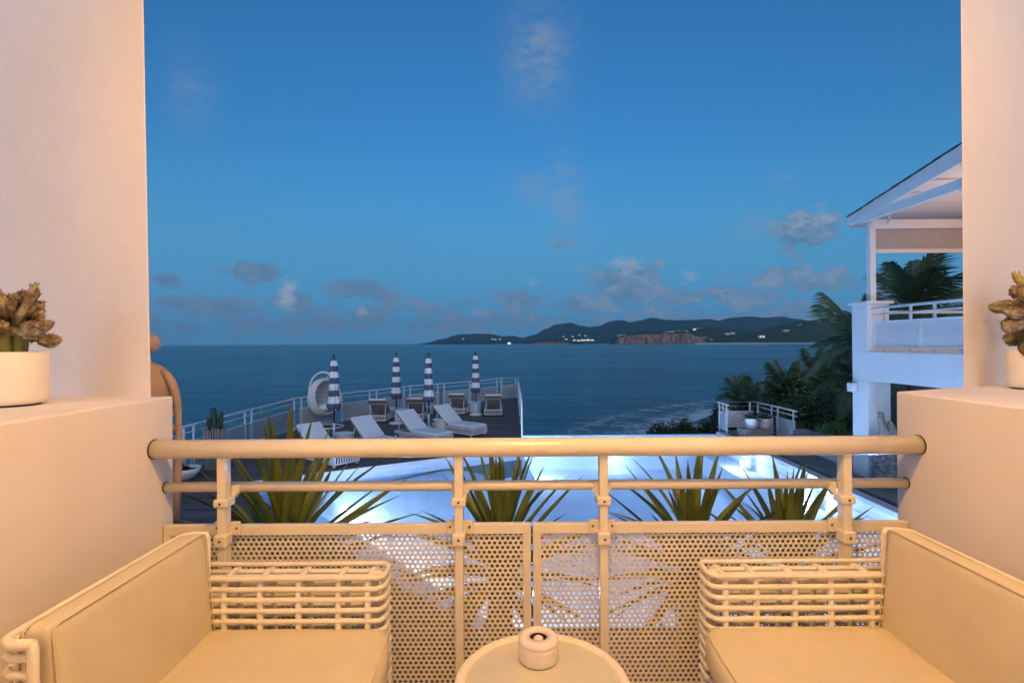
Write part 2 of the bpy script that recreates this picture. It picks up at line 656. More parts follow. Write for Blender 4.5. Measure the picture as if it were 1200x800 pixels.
def hill_mat(name, a, b, scale, rock=None, zrock=(0, 1), sand=None):
    m = bpy.data.materials.new(name)
    m.use_nodes = True
    t = NT(m.node_tree)
    p = m.node_tree.nodes['Principled BSDF']
    p.inputs['Roughness'].default_value = 0.95
    p.inputs['Specular IOR Level'].default_value = 0.1
    geo = t.n('ShaderNodeNewGeometry')
    nz = t.noise(geo.outputs['Position'], scale, 8.0, 0.68)
    col = t.mix(t.ramp(nz, .36, .66), (*a, 1), (*b, 1))
    if rock:
        mp = t.n('ShaderNodeMapping')
        mp.inputs['Scale'].default_value = (1, 1, 0.18)
        t.lk(geo.outputs['Position'], mp.inputs[0])
        n2 = t.noise(mp.outputs[0], 0.035, 6.0, 0.7)
        rc = t.mix(t.ramp(n2, .35, .68), (*rock[0], 1), (*rock[1], 1))
        at_ = t.n('ShaderNodeAttribute', attribute_name='rock')
        k = t.ramp(t.m('ADD', at_.outputs['Fac'], t.m('MULTIPLY', t.m('SUBTRACT', nz, .5), .9)), 0.4, 0.6)
        col = t.mix(k, col, rc)
    t.lk(col, p.inputs['Base Color'])
    return m


M_WATER = water_mat()
M_SEA = sea_mat()
M_SURF = surf_mat()
M_LAND = land_mat()
M_FARHILL = hill_mat('far_hill_forest', (0.018, 0.040, 0.034), (0.036, 0.062, 0.048), 0.006)
M_NEARHILL = hill_mat('near_hill_scrub', (0.028, 0.052, 0.024), (0.075, 0.11, 0.05), 0.022)
M_HEAD = hill_mat('headland_scrub_and_cliff', (0.026, 0.045, 0.022), (0.075, 0.085, 0.045), 0.03, rock=((0.14, 0.08, 0.058), (0.42, 0.265, 0.19)))
M_SANDFAR = mat('far_sand', (0.66, 0.58, 0.48), 0.95, var=0.15, vscale=.01)
M_FARHOUSE = mat('far_white_wall', (0.55, 0.53, 0.51), 0.8, objvar=0.25)
M_FARROOF = mat('far_roof', (0.38, 0.30, 0.26), 0.8, objvar=0.3)
M_LITWIN = mat('lit_window', (0.9, 0.8, 0.6), 0.5, emit=(1.0, 0.85, 0.65), estr=0.30)
M_BOATLIGHT = mat('boat_light', (0.9, 0.9, 0.9), 0.5, emit=(1.0, 0.95, 0.9), estr=1.6)
M_LENS = mat('lamp_lens', (0.9, 0.9, 0.9), 0.4, emit=(0.75, 0.88, 1.0), estr=1.5)
M_WARMLENS = mat('warm_lamp_lens', (0.9, 0.8, 0.6), 0.4, emit=(1.0, 0.75, 0.45), estr=2.0)

# ================================================================== SEA, SHORE, FAR LAND
def sea():
    b = MB()
    S = 15000.0
    # rings so the near water has small faces
    xs = [-S, -4000, -1200, -400, -150, -50, 0, 50, 150, 400, 1200, 4000, S]
    ys = [-300, -50, 20, 60, 120, 250, 500, 1200, 3000, 7000, S]
    vs = [(x, y, SEA) for y in ys for x in xs]
    n = len(xs)
    fs = [(j*n+i, j*n+i+1, (j+1)*n+i+1, (j+1)*n+i) for j in range(len(ys)-1) for i in range(n-1)]
    b.add(vs, fs)
    return struct('sea', b, M_SEA)


SHORE = [(-60, -60), (-24, -10), (-15, 14), (-11, 28), (-3, 38), (5, 46), (10, 58), (15, 76), (22, 93), (36, 111), (58, 128), (95, 142), (160, 152), (300, 160)]


def shore_dist(x, y):
    """signed distance to the shoreline, positive on land (right-hand side)"""
    best = 1e9
    sg = 1
    for (ax, ay), (bx, by) in zip(SHORE[:-1], SHORE[1:]):
        dx, dy = bx-ax, by-ay
        t = max(0, min(1, ((x-ax)*dx+(y-ay)*dy)/(dx*dx+dy*dy)))
        qx, qy = ax+dx*t, ay+dy*t
        d = math.hypot(x-qx, y-qy)
        if d < best:
            best = d
            sg = 1 if dx*(y-ay)-dy*(x-ax) < 0 else -1
    return best*sg


def shore_land():
    b = MB()
    xs = [-40+i*2.5 for i in range(60)]+[110+i*10 for i in range(20)]
    ys = [-40+i*2.5 for i in range(82)]
    vs = []
    for y in ys:
        for x in xs:
            s = shore_dist(x, y)
            nz = noise.noise(Vector((x*.08, y*.08, 0)))
            if s < 0:
                z = SEA-1.2+max(s, -12)*.12
            elif s < 14:
                z = SEA-1.2+(s)*.17
            else:
                z = SEA+1.2+(s-14)*.55+nz*.8
            z = min(z, -2.4+nz*.2)
            # rocky shelf that carries the house, deck and pool
            if -10 < x < 22 and y < 30.5 and s > 1.5:
                z = -2.4
            vs.append((x, y, z))
    n = len(xs)
    fs = [(j*n+i, j*n+i+1, (j+1)*n+i+1, (j+1)*n+i) for j in range(len(ys)-1) for i in range(n-1)]
    b.add(vs, fs)
    return struct('shore_ground', b, M_LAND, smooth=True)


def surf():
    """broken white water along the beach: one sheet just above the sea"""
    b = MB()
    vs, at_ = [], []
    pts = []
    for (ax, ay), (bx, by) in zip(SHORE[5:-2], SHORE[6:-1]):
        k = max(2, int(math.hypot(bx-ax, by-ay)/3))
        pts += [(ax+(bx-ax)*i/k, ay+(by-ay)*i/k) for i in range(k)]
    offs = [(6, 1.0), (3, .95), (0, .62), (-4, .42), (-9, .58), (-13, .30), (-20, .18), (-30, 0.0)]
    for i, p in enumerate(pts):
        q0, q1 = pts[max(0, i-1)], pts[min(len(pts)-1, i+1)]
        dx, dy = q1[0]-q0[0], q1[1]-q0[1]
        l = math.hypot(dx, dy)
        nx, ny = dy/l, -dx/l            # towards land
        for o, a in offs:
            vs.append((p[0]+nx*o, p[1]+ny*o, SEA+0.03+max(0, o)*.004))
            at_.append(a)
    n = len(offs)
    fs = [(i*n+j, i*n+j+1, (i+1)*n+j+1, (i+1)*n+j) for i in range(len(pts)-1) for j in range(n-1)]
    b.add(vs, fs)
    o = struct('surf', b, M_SURF, kind='stuff')
    a = o.data.attributes.new('shore', 'FLOAT', 'POINT')
    a.data.foreach_set('value', at_)
    return o


def interp(prof, x):
    if x <= prof[0][0]:
        return prof[0][1]
    for (x0, y0), (x1, y1) in zip(prof[:-1], prof[1:]):
        if x <= x1:
            t = (x-x0)/(x1-x0)
            t = t*t*(3-2*t)
            return y0+(y1-y0)*t
    return prof[-1][1]


def ridge(name, prof, d_front, d_ridge, mat_, step=2.0, rough=0.10, nscale=0.003, rock=None, front_bow=0.0, rows=14, seed=0.0, power=1.0):
    """hill range whose crest line follows prof [(photo x, photo height in px above the water)] at distance d_ridge"""
    b = MB()
    x0, x1 = prof[0][0], prof[-1][0]
    nx = int((x1-x0)/step)+1
    vs, rk = [], []
    for i in range(nx):
        px = x0+(x1-x0)*i/(nx-1)
        h = max(0.0, interp(prof, px))/F*d_ridge
        for j in range(rows+5):
            t = j/rows
            if t <= 1:
                d = d_front+(d_ridge-d_front)*t
            else:
                d = d_ridge+(d_ridge-d_front)*(t-1)*1.2
            X = (px-600)/F*d_ridge+(px-600)/F*(d-d_ridge)*.6
            if rock is None:
                e = (math.sin(min(t, 1)*PI/2)**power) if t <= 1 else max(0, 1-(t-1)*2.2)
                z = SEA+h*e
                nz = noise.fractal(Vector((X*nscale, d*nscale, seed)), 1.0, 2.0, 5)
                z += nz*h*rough*(1.3-abs(2*min(t, 1)-1))
                rk.append(0)
            else:
                cl = interp(rock, px)          # how much of the height is a sheer face
                if t < 0.12:
                    e = (cl*0.92)*(t/0.12)
                else:
                    e = cl*.92+(1-cl*.92)*math.sin(min(1, (t-.12)/.88)*PI/2)
                if t > 1:
                    e = max(0, 1-(t-1)*2.2)
                nz = noise.fractal(Vector((X*nscale, d*nscale, seed)), 1.0, 2.0, 5)
                z = SEA+h*e*(1+nz*rough*2)
                d += noise.fractal(Vector((X*nscale*3, 0, seed+3)), 1.0, 2.0, 4)*(d_ridge-d_front)*.08
                rk.append(1.0 if (t <= 0.15 and cl > .35) else 0.0)
            if j == 0:
                z = SEA-6
            vs.append((X, d, z))
    n = rows+5
    fs = [(i*n+j, (i+1)*n+j, (i+1)*n+j+1, i*n+j+1) for i in range(nx-1) for j in range(n-1)]
    b.add(vs, fs)
    o = struct(name, b, mat_, smooth=True)
    if rock is not None:
        a = o.data.attributes.new('rock', 'FLOAT', 'POINT')
        a.data.foreach_set('value', rk)
    return o


def far_house(label, px, py, d, w, h, dep, group, roof=True, lit=0):
    p = at(px, py, d)
    t = thing('far_house', label, 'house', p, random.uniform(-.3, .3), group)
    obj('wall', MB().span((-w/2, -dep/2, -4), (w/2, dep/2, h)), M_FARHOUSE, t, local=True)
    if roof:
        r = MB()
        ov = .6
        r.add([(-w/2-ov, -dep/2-ov, h), (w/2+ov, -dep/2-ov, h), (w/2+ov, dep/2+ov, h), (-w/2-ov, dep/2+ov, h), (-w/2*.6, 0, h+h*.4), (w/2*.6, 0, h+h*.4)],
              [(0, 1, 5, 4), (1, 2, 5), (2, 3, 4, 5), (3, 0, 4), (3, 2, 1, 0)])
        obj('roof', r, M_FARROOF, t, local=True)
    for i in range(lit):
        x = -w/2+w*(i+.5)/lit
        obj('window', MB().span((x-w*.12/1, -dep/2-.3, h*.3), (x+w*.12/1, -dep/2+.1, h*.75)), M_LITWIN, t, local=True)
    return t


def far_land():
    # main range across the bay
    ridge('far_mountains', [(498, 0), (506, 2), (520, 6), (540, 11), (560, 11.5), (575, 11), (590, 8.5), (602, 9), (612, 7), (625, 10), (640, 17), (652, 22), (668, 23.5), (680, 20), (690, 18.5), (702, 20), (714, 25), (722, 26.5), (735, 24), (748, 26), (760, 29), (775, 27), (800, 26), (820, 27), (838, 25), (855, 29), (868, 30), (885, 28.5), (905, 30), (925, 27), (942, 23), (958, 24), (975, 31), (990, 32), (1010, 26), (1040, 30), (1090, 22), (1130, 0)],
          6200, 8800, M_FARHILL, 2.0, 0.10, 0.0011, seed=2.0)
    # small low island with red rock in front of the town
    ridge('rock_islet', [(618, 0), (624, 3.2), (632, 5.2), (642, 6.5), (652, 6.0), (662, 5), (672, 3.6), (684, 2.0), (694, .8), (700, 0)],
          4350, 4550, M_HEAD, 1.0, 0.12, 0.012, rock=[(618, .4), (640, .5), (662, .45), (672, .2), (700, .0)], rows=10, seed=5.0)
    # headland: sheer red cliff at its tip, scrub behind, then a green hill above the beach
    ridge('cliff_headland', [(716, 0), (719, 6), (724, 10), (735, 12), (750, 13.5), (765, 14.5), (780, 15), (800, 15.5), (812, 16), (825, 17.5), (840, 17), (855, 15), (870, 14), (880, 13), (900, 9), (915, 4)],
          3500, 3800, M_HEAD, 1.0, 0.10, 0.010, rock=[(716, .9), (780, .85), (800, .75), (812, .5), (825, .25), (840, .1), (915, .05)], rows=14, seed=8.0)
    ridge('beach_hill', [(838, 0), (850, 5), (868, 10), (885, 14), (905, 19), (922, 23), (940, 27), (955, 27), (972, 25), (990, 27), (1010, 31), (1040, 36), (1080, 40), (1130, 44), (1180, 40), (1240, 30)],
          2650, 3200, M_NEARHILL, 2.0, 0.10, 0.006, seed=11.0)
    b = MB()
    vs = []
    n = 60
    for i in range(n):
        px = 815+i*7
        X0 = (px-600)/F
        vs += [(X0*2500, 2500, SEA-.5), (X0*2560, 2560, SEA+2.4), (X0*2700, 2720, SEA+9)]
    fs = [(3*i+j, 3*i+3+j, 3*i+4+j, 3*i+1+j) for i in range(n-1) for j in range(2)]
    b.add(vs, fs)
    struct('far_beach', b, M_SANDFAR, smooth=True)
    # buildings over there: each a few pixels
    random.seed(4)
    names = ['leftmost pale building of the harbour waterfront row', 'second building from the left in the harbour waterfront row', 'third building from the left in the harbour waterfront row', 'third building from the right in the harbour waterfront row', 'tallest building near the right end of the harbour waterfront row', 'rightmost building of the harbour waterfront row',
             'small building above the left end of the harbour waterfront row', 'leftmost building on the hill behind the harbour town', 'second building from the left on the hill behind the harbour town', 'highest building on the hill behind the harbour town', 'rightmost building on the hill behind the harbour town']
    for i, (px, py, w, h) in enumerate([(668, 399.0, 24, 12), (673, 398.6, 22, 16), (678, 398.6, 30, 13), (683.5, 398.3, 34, 15), (689, 398.4, 34, 18), (694, 398.2, 26, 14), (663, 397.0, 22, 11), (660, 393.5, 22, 10), (671, 393.4, 22, 10), (679, 391.6, 24, 10), (686, 392.5, 22, 9)]):
        far_house(names[i], px, py+1.2, 5300 if py > 396 else 6400, w*1.25, h*1.2, 22, 'harbour town buildings', roof=False, lit=3 if py > 396 else 1)
    for i, (px, py, d, w, h) in enumerate([(728, 393.5, 3640, 55, 9), (735, 392.2, 3660, 40, 9), (783, 389.6, 3660, 70, 11), (793, 389.0, 3680, 55, 12), (803, 388.6, 3700, 40, 10)]):
        far_house(['leftmost low white villa at the tip of the red cliff', 'second low villa from the tip of the red cliff', 'widest of the three low villas in the middle of the cliff top', 'tall middle villa of the three on the cliff top', 'rightmost low villa where the red cliff ends'][i], px, py+.6, d, w, h, 20, 'villas along the cliff top')
    far_house('long white hotel with lit front on the headland crest', 822, 387.3, 3760, 130, 14, 20, None, lit=7)
    for i, (px, py, d, w, h) in enumerate([(852, 391.2, 3600, 30, 9), (858, 390.6, 3640, 32, 10), (826, 396.6, 3560, 34, 10), (832, 398.6, 3545, 30, 9)]):
        far_house(['left of the two small houses high on the headland, right of the hotel', 'right of the two small houses high on the headland, right of the hotel', 'small house half way down the headland below the hotel', 'small house lowest on the headland, just above the water'][i], px, py+.5, d, w, h, 18, 'houses in the headland scrub')
    far_house('white house low on the saddle between headland and green hill', 892, 395.4, 2800, 34, 10, 18, None, lit=2)
    far_house('pale bungalow half way up the green beach hill', 921, 388.4, 2900, 32, 8, 18, None)
    far_house('large white villa near the crest of the green beach hill', 940, 383.0, 3020, 46, 12, 20, None, lit=2)
    far_house('villa beside the palm fronds on the far hillside', 975, 381.5, 3000, 34, 9, 18, None)
    for lb, px, py in (('lone lit house at the left of the low far mountain', 543, 396.8), ('left one of three lit houses on the low far mountain', 577, 397), ('middle one of three lit houses on the low far mountain', 580.5, 397.6), ('right one of three lit houses on the low far mountain', 586, 397.2)):
        far_house(lb, px, py+.6, 6600, 24, 12, 22, 'lit houses on the far slope', roof=False, lit=2)
    for lb, px, py in (('left of two neighbouring pale houses high on the mountain', 738, 379.5), ('right of two neighbouring pale houses high on the mountain', 742, 380.5), ('lone pale house on the mountain above the headland saddle', 870, 385), ('lone pale house low on the mountain just left of the cliff villas', 724, 393)):
        far_house(lb, px, py, 7600, 26, 10, 22, 'houses high on the mountain', roof=False, lit=0)
    # ships
    for (px, py, d, sc, label) in ((597, 402.2, 5200, 1.6, 'brightly lit ship under the far mountains'),
                                   (187, 404.6, 6500, 1.6, 'tiny lit ship on the horizon beside the clay head')):
        p = at(px, py, d)
        p.z = SEA
        t = thing('ship', label, 'ship', p)
        h = MB().prism([(-14*sc, 0), (-11*sc, -3*sc), (10*sc, -3*sc), (15*sc, 0), (10*sc, 3*sc), (-11*sc, 3*sc)], -1, 4.5*sc)
        obj('hull', h, M_FARHOUSE, t, local=True)
        obj('cabin', MB().span((-9*sc, -2.4*sc, 4.5*sc), (5*sc, 2.4*sc, 9*sc)), M_BOATLIGHT, t, local=True)
        obj('mast', MB().span((-.4*sc, -.4*sc, 9*sc), (.4*sc, .4*sc, 15*sc)), M_FARHOUSE, t, local=True)


sea()
shore_land()
surf()
far_land()

# ================================================================== POOL, DECK, PAVING
OUTER = [(6.65, 5.6), (6.83, 17.65), (.30, 17.65), (.30, 15.0), (-1.5, 14.05), (-4.55, 12.3), (-5.9, 11.5), (-4.4, 9.7), (-2.7, 8.1), (-1.7, 6.8), (-.4, 5.6)]
DEEP = [(6.62, 5.63), (6.80, 17.62), (.33, 17.62), (.33, 15.4), (-1.45, 14.4), (-3.5, 12.2), (-4.9, 11.3), (-3.8, 10.3), (-2.2, 8.6), (-1.2, 7.36), (.3, 5.63)]
BED = [(6.62, 5.63), (6.80, 17.62), (.33, 17.62), (.80, 15.0), (.3, 13.3), (-1.9, 11.0), (-2.9, 10.6), (-2.2, 9.9), (-1.3, 8.6), (-.4, 7.36), (.8, 5.63)]
WZ = -0.10


def pool():
    b = MB()
    n = len(OUTER)
    zb, zl = -1.25, -0.32
    # floor
    b.add([(x, y, zb) for x, y in BED], [tuple(range(n))])
    for i in range(n):
        j = (i+1) % n
        (ax, ay), (bx, by) = DEEP[i], DEEP[j]
        (cx, cy), (dx, dy) = OUTER[i], OUTER[j]
        b.add([(*BED[i], zb), (*BED[j], zb), (bx, by, zl), (ax, ay, zl)], [(0, 1, 2, 3)])
        b.add([(ax, ay, zl), (bx, by, zl), (dx, dy, zl), (cx, cy, zl)], [(0, 1, 2, 3)])
        top = WZ-0.015 if i == 1 else -0.012
        b.add([(cx, cy, zl), (dx, dy, zl), (dx, dy, top), (cx, cy, top)], [(0, 1, 2, 3)])
    o = tag(obj('swimming_pool', b, M_POOL), 'glowing infinity pool with angular edges between the wooden deck and the white house', 'pool')
    # underwater bench along the right side
    obj('bench', MB().prism([(5.95, 6.0), (6.08, 17.3), (6.79, 17.3), (6.60, 6.0)], -1.24, -0.62), M_POOL, o, bevel=.03)
    # outer wall of the infinity edge and its catch gutter
    obj('edge_wall', MB().span((.28, 17.655, -2.6), (6.85, 17.80, WZ-.016)), M_POOL, o)
    # coping on the paved side
    obj('coping', MB().prism([(6.655, 5.6), (6.835, 17.65), (7.05, 17.65), (6.87, 5.6)], -.4, -.004), M_COPING, o, bevel=.008)
    w = struct('pool_water', MB().add([(x, y, WZ) for x, y in OUTER], [tuple(range(n))]), M_WATER)
    for px, py, lb in ((756, 538, 'middle of the three dark fittings on the pool floor'), (726, 540.5, 'left of the three dark fittings on the pool floor'), (832, 538, 'right of the three dark fittings on the pool floor, near the bench')):
        p = on(px, py, -1.25)
        solo('floor_fitting', MB().lathe([(.12, 0), (.12, .03), (.08, .045), (.0, .05)], 16, (p.x, p.y, -1.249), cap1=False), MATS['screw_steel'],
             lb, 'pool fitting', 'fittings on the pool floor', smooth=True)
    spots = [(.60, 16.3, 1, 0), (-3.55, 11.0, .9, -.3), (-2.15, 9.25, .7, .6), (-.25, 7.2, .6, .7), (1.2, 5.75, .2, 1), (6.5, 8.2, -1, 0), (6.55, 11.5, -1, 0), (6.6, 14.8, -1, 0), (3.4, 5.75, 0, 1), (5.3, 5.75, 0, 1), (3.4, 17.55, 0, -1)]
    for i, (x, y, dx, dy) in enumerate(spots):
        l = math.hypot(dx, dy)
        dx, dy = dx/l, dy/l
        z = -.78 if 0 < x < 6 else -.45
        if x > 6:
            x = 6.44
        rot = Matrix.Rotation(math.atan2(dy, dx), 3, 'Z') @ Matrix.Rotation(PI/2, 3, 'Y')
        mb = MB().lathe([(.13, 0), (.13, .02), (.10, .03)], 20, cap1=True)
        ln = MB().lathe([(.095, .03), (.06, .045), (0.001, .05)], 20, cap0=False)
        t = thing('pool_lamp', ['underwater lamp near the deck corner at the far left of the pool', 'underwater lamp in the pointed left corner of the pool', 'underwater lamp in the slanting left side below the big yucca', 'underwater lamp in the slanting left side nearest the balcony', 'leftmost underwater lamp in the near end of the pool', 'underwater lamp in the right bench nearest the balcony', 'underwater lamp in the middle of the right bench', 'underwater lamp in the right bench farthest from the balcony', 'middle underwater lamp in the near end of the pool', 'rightmost underwater lamp in the near end of the pool', 'underwater lamp below the far infinity edge'][i], 'pool lamp', (x-dx*.02, y-dy*.02, z), 0, 'underwater pool lamps')
        for q, nm, mm in ((mb, 'bezel', M_METALW), (ln, 'lens', M_LENS)):
            q.v = [tuple(rot @ Vector(v)) for v in q.v]
            obj(nm, q, mm, t, local=True, smooth=True)
        lamp('pool_light', (x+dx*.22, y+dy*.22, z+.02), POOLP*(.25 if y > 16.5 else 1), (0.70, 0.79, 1.0), 0.10)


POOLP = 25.0
pool()

DECKPOLY = [(-7.75, 2.6), (-7.75, 18.6), (-5.75, 21.55), (-4.75, 23.35), (-3.4, 24.85), (-2, 26.15), (-.74, 27.95), (.38, 29.1), (.27, 15.02), (-1.5, 14.07), (-4.56, 12.32), (-5.93, 11.5), (-4.42, 9.68), (-2.72, 8.08), (-1.72, 6.78), (-.42, 5.58), (-.42, 2.6)]


def xcuts(poly, y):
    xs = []
    n = len(poly)
    for i in range(n):
        (x0, y0), (x1, y1) = poly[i], poly[(i+1) % n]
        if (y0 <= y) != (y1 <= y):
            xs.append(x0+(x1-x0)*(y-y0)/(y1-y0))
    return sorted(xs)


def deck():
    base = struct('wooden_deck', MB().prism([(x, y) for x, y in DECKPOLY], -2.5, -0.034), M_DECK)
    y = 2.62
    pitch, gap = .150, .008
    while y < 29.05:
        y0, y1 = y, y+pitch-gap
        c0, c1, cm = xcuts(DECKPOLY, y0), xcuts(DECKPOLY, y1), xcuts(DECKPOLY, (y0+y1)/2)
        if not (len(c0) == len(c1) == len(cm)):
            c0 = c1 = cm
        for i in range(0, len(cm), 2):
            a0, b0, a1, b1 = c0[i], c0[i+1], c1[i], c1[i+1]
            if cm[i+1]-cm[i] < .05:
                continue
            m = MB().prism([(a0+.006, y0), (b0-.006, y0), (b1-.006, y1), (a1+.006, y1)], -.030, 0.0+random.uniform(-.0015, .0015))
            obj('deck_board', m, M_DECK, base)
        y += pitch
    # white fascia on the pool side of the deck
    f = MB()
    pts = DECKPOLY[8:16]
    for (ax, ay), (bx, by) in zip(pts[:-1], pts[1:]):
        pass
    return base


random.seed(1)
deck()


def paving():
    b = struct('stone_paving', MB().prism([(7.055, 2.6), (7.07, 17.9), (8.4, 17.95), (8.4, 15.3), (22, 15.3), (22, 2.6)], -2.5, -.022), M_CONC)
    # large slabs with open joints
    random.seed(3)
    ys = 3.0
    while ys < 17.8:
        x = 7.07
        while x < 10.4:
            x2, y2 = min(x+.9, 10.4), min(ys+.9, 17.85)
            if not (y2 > 15.25 and x2 > 8.35):
                obj('slab', MB().span((x+.004, ys+.004, -.021), (x2-.004, y2-.004, random.uniform(-.002, .002))), M_CONC, b)
            x += .9
        ys += .9
    struct('near_paving', MB().prism([(-.40, 3.9), (-.40, 5.57), (7.05, 5.57), (7.05, 3.9)], -2.5, -.01), M_CONC)
    struct('planting_bed', MB().prism([(-.41, 2.0), (-.41, 3.89), (7.05, 3.89), (7.05, 2.0)], -2.5, -.06), M_SOIL)


paving()


# ================================================================== DECK RAILING
def railing(name, label, path, z_rail, posts, mat_r=M_METALW, z0=0.0, mat_p=M_PANEL, panel=(.12, .72), pan_skip=(), mid=-.16, r=.026):
    """path: plan polyline; posts: distances along it come in pairs next to each panel end"""
    P = [Vector((x, y, 0)) for x, y in path]
    t = thing(name, label, 'railing', (P[0].x, P[0].y, z0))
    up = Vector((0, 0, z_rail))
    obj('top_rail', MB().tube([p+up for p in P], r, 8), mat_r, t, smooth=True)
    obj('mid_rail', MB().tube([p+Vector((0, 0, z_rail+mid)) for p in P], r*.6, 6), mat_r, t, smooth=True)
    for a, b in zip(P[:-1], P[1:]):
        d = b-a
        L = d.length
        d.normalize()
        k = max(1, round(L/posts))
        ang = Matrix.Rotation(math.atan2(d.y, d.x), 3, 'Z')
        for i in range(k):
            s0, s1 = L*i/k+.09, L*(i+1)/k-.09
            for s in (s0+.10, s1-.10):
                q = a+d*s
                obj('post', MB().box(q+Vector((0, 0, z_rail/2-.01)), (.05, .035, z_rail-.02), ang), mat_r, t)
            q = a+d*(s0+s1)/2
            w = s1-s0
            h = panel[1]-panel[0]
            pn = obj('panel', MB().box(q+Vector((0, 0, (panel[0]+panel[1])/2)), (w, .012, h), ang), mat_p, t)
            f = MB()
            for zz in (panel[0], panel[1]):
                f.box(q+Vector((0, 0, zz)), (w+.03, .030, .03), ang)
            obj('frame', f, mat_r, t)
    return t


railing('deck_railing', 'long white deck railing bending along the sea edge beyond the loungers',
        [(-7.62, 5.0), (-7.62, 9.4), (-7.62, 12.4), (-7.62, 15.2), (-7.58, 18.5), (-5.65, 21.4), (-4.65, 23.2), (-3.35, 24.7), (-1.95, 26.0), (-.70, 27.8), (.32, 28.95)], 1.1, 2.3)


def side_screen():
    t = thing('pool_side_railing', 'white railing seen end on where the deck meets the pool edge', 'railing', (.30, 17.0, 0))
    obj('top_rail', MB().tube([(.32, 28.9, 1.1), (.30, 17.1, 1.1)], .026, 8), M_METALW, t, smooth=True)
    for y in (17.02, 19.4, 21.8, 24.2, 26.6):
        obj('post', MB().span((.275, y, -.1), (.325, y+.05, 1.08)), M_METALW, t)
    for y0, y1 in ((17.12, 19.35), (19.5, 21.75), (21.9, 24.15), (24.3, 26.55), (26.7, 28.8)):
        obj('panel', MB().span((.292, y0, .06), (.308, y1, .85)), M_WHITEWALL, t)


side_screen()


M_LITPANEL = mat('poollit_panel', (0.62, 0.64, 0.66), 0.5, var=0.06, vscale=2)  # rail panel grey made lighter: the pool's glow put into the colour


def corner_terrace():
    railing('corner_railing', 'small white railing around the corner terrace holding two potted plants',
            [(6.98, 17.0), (6.98, 17.95), (8.28, 17.95), (8.32, 15.4)], .94, 1.3, panel=(.10, .62), mid=-.14, mat_p=M_LITPANEL)
    solo('low_wall', MB().prism([(8.0, 12.4), (8.0, 15.25), (8.3, 15.25), (8.3, 12.4)], -.02, .42), M_WHITEWALL,
         'low white wall between the corner terrace and the white house', 'wall', bevel=.01)


corner_terrace()


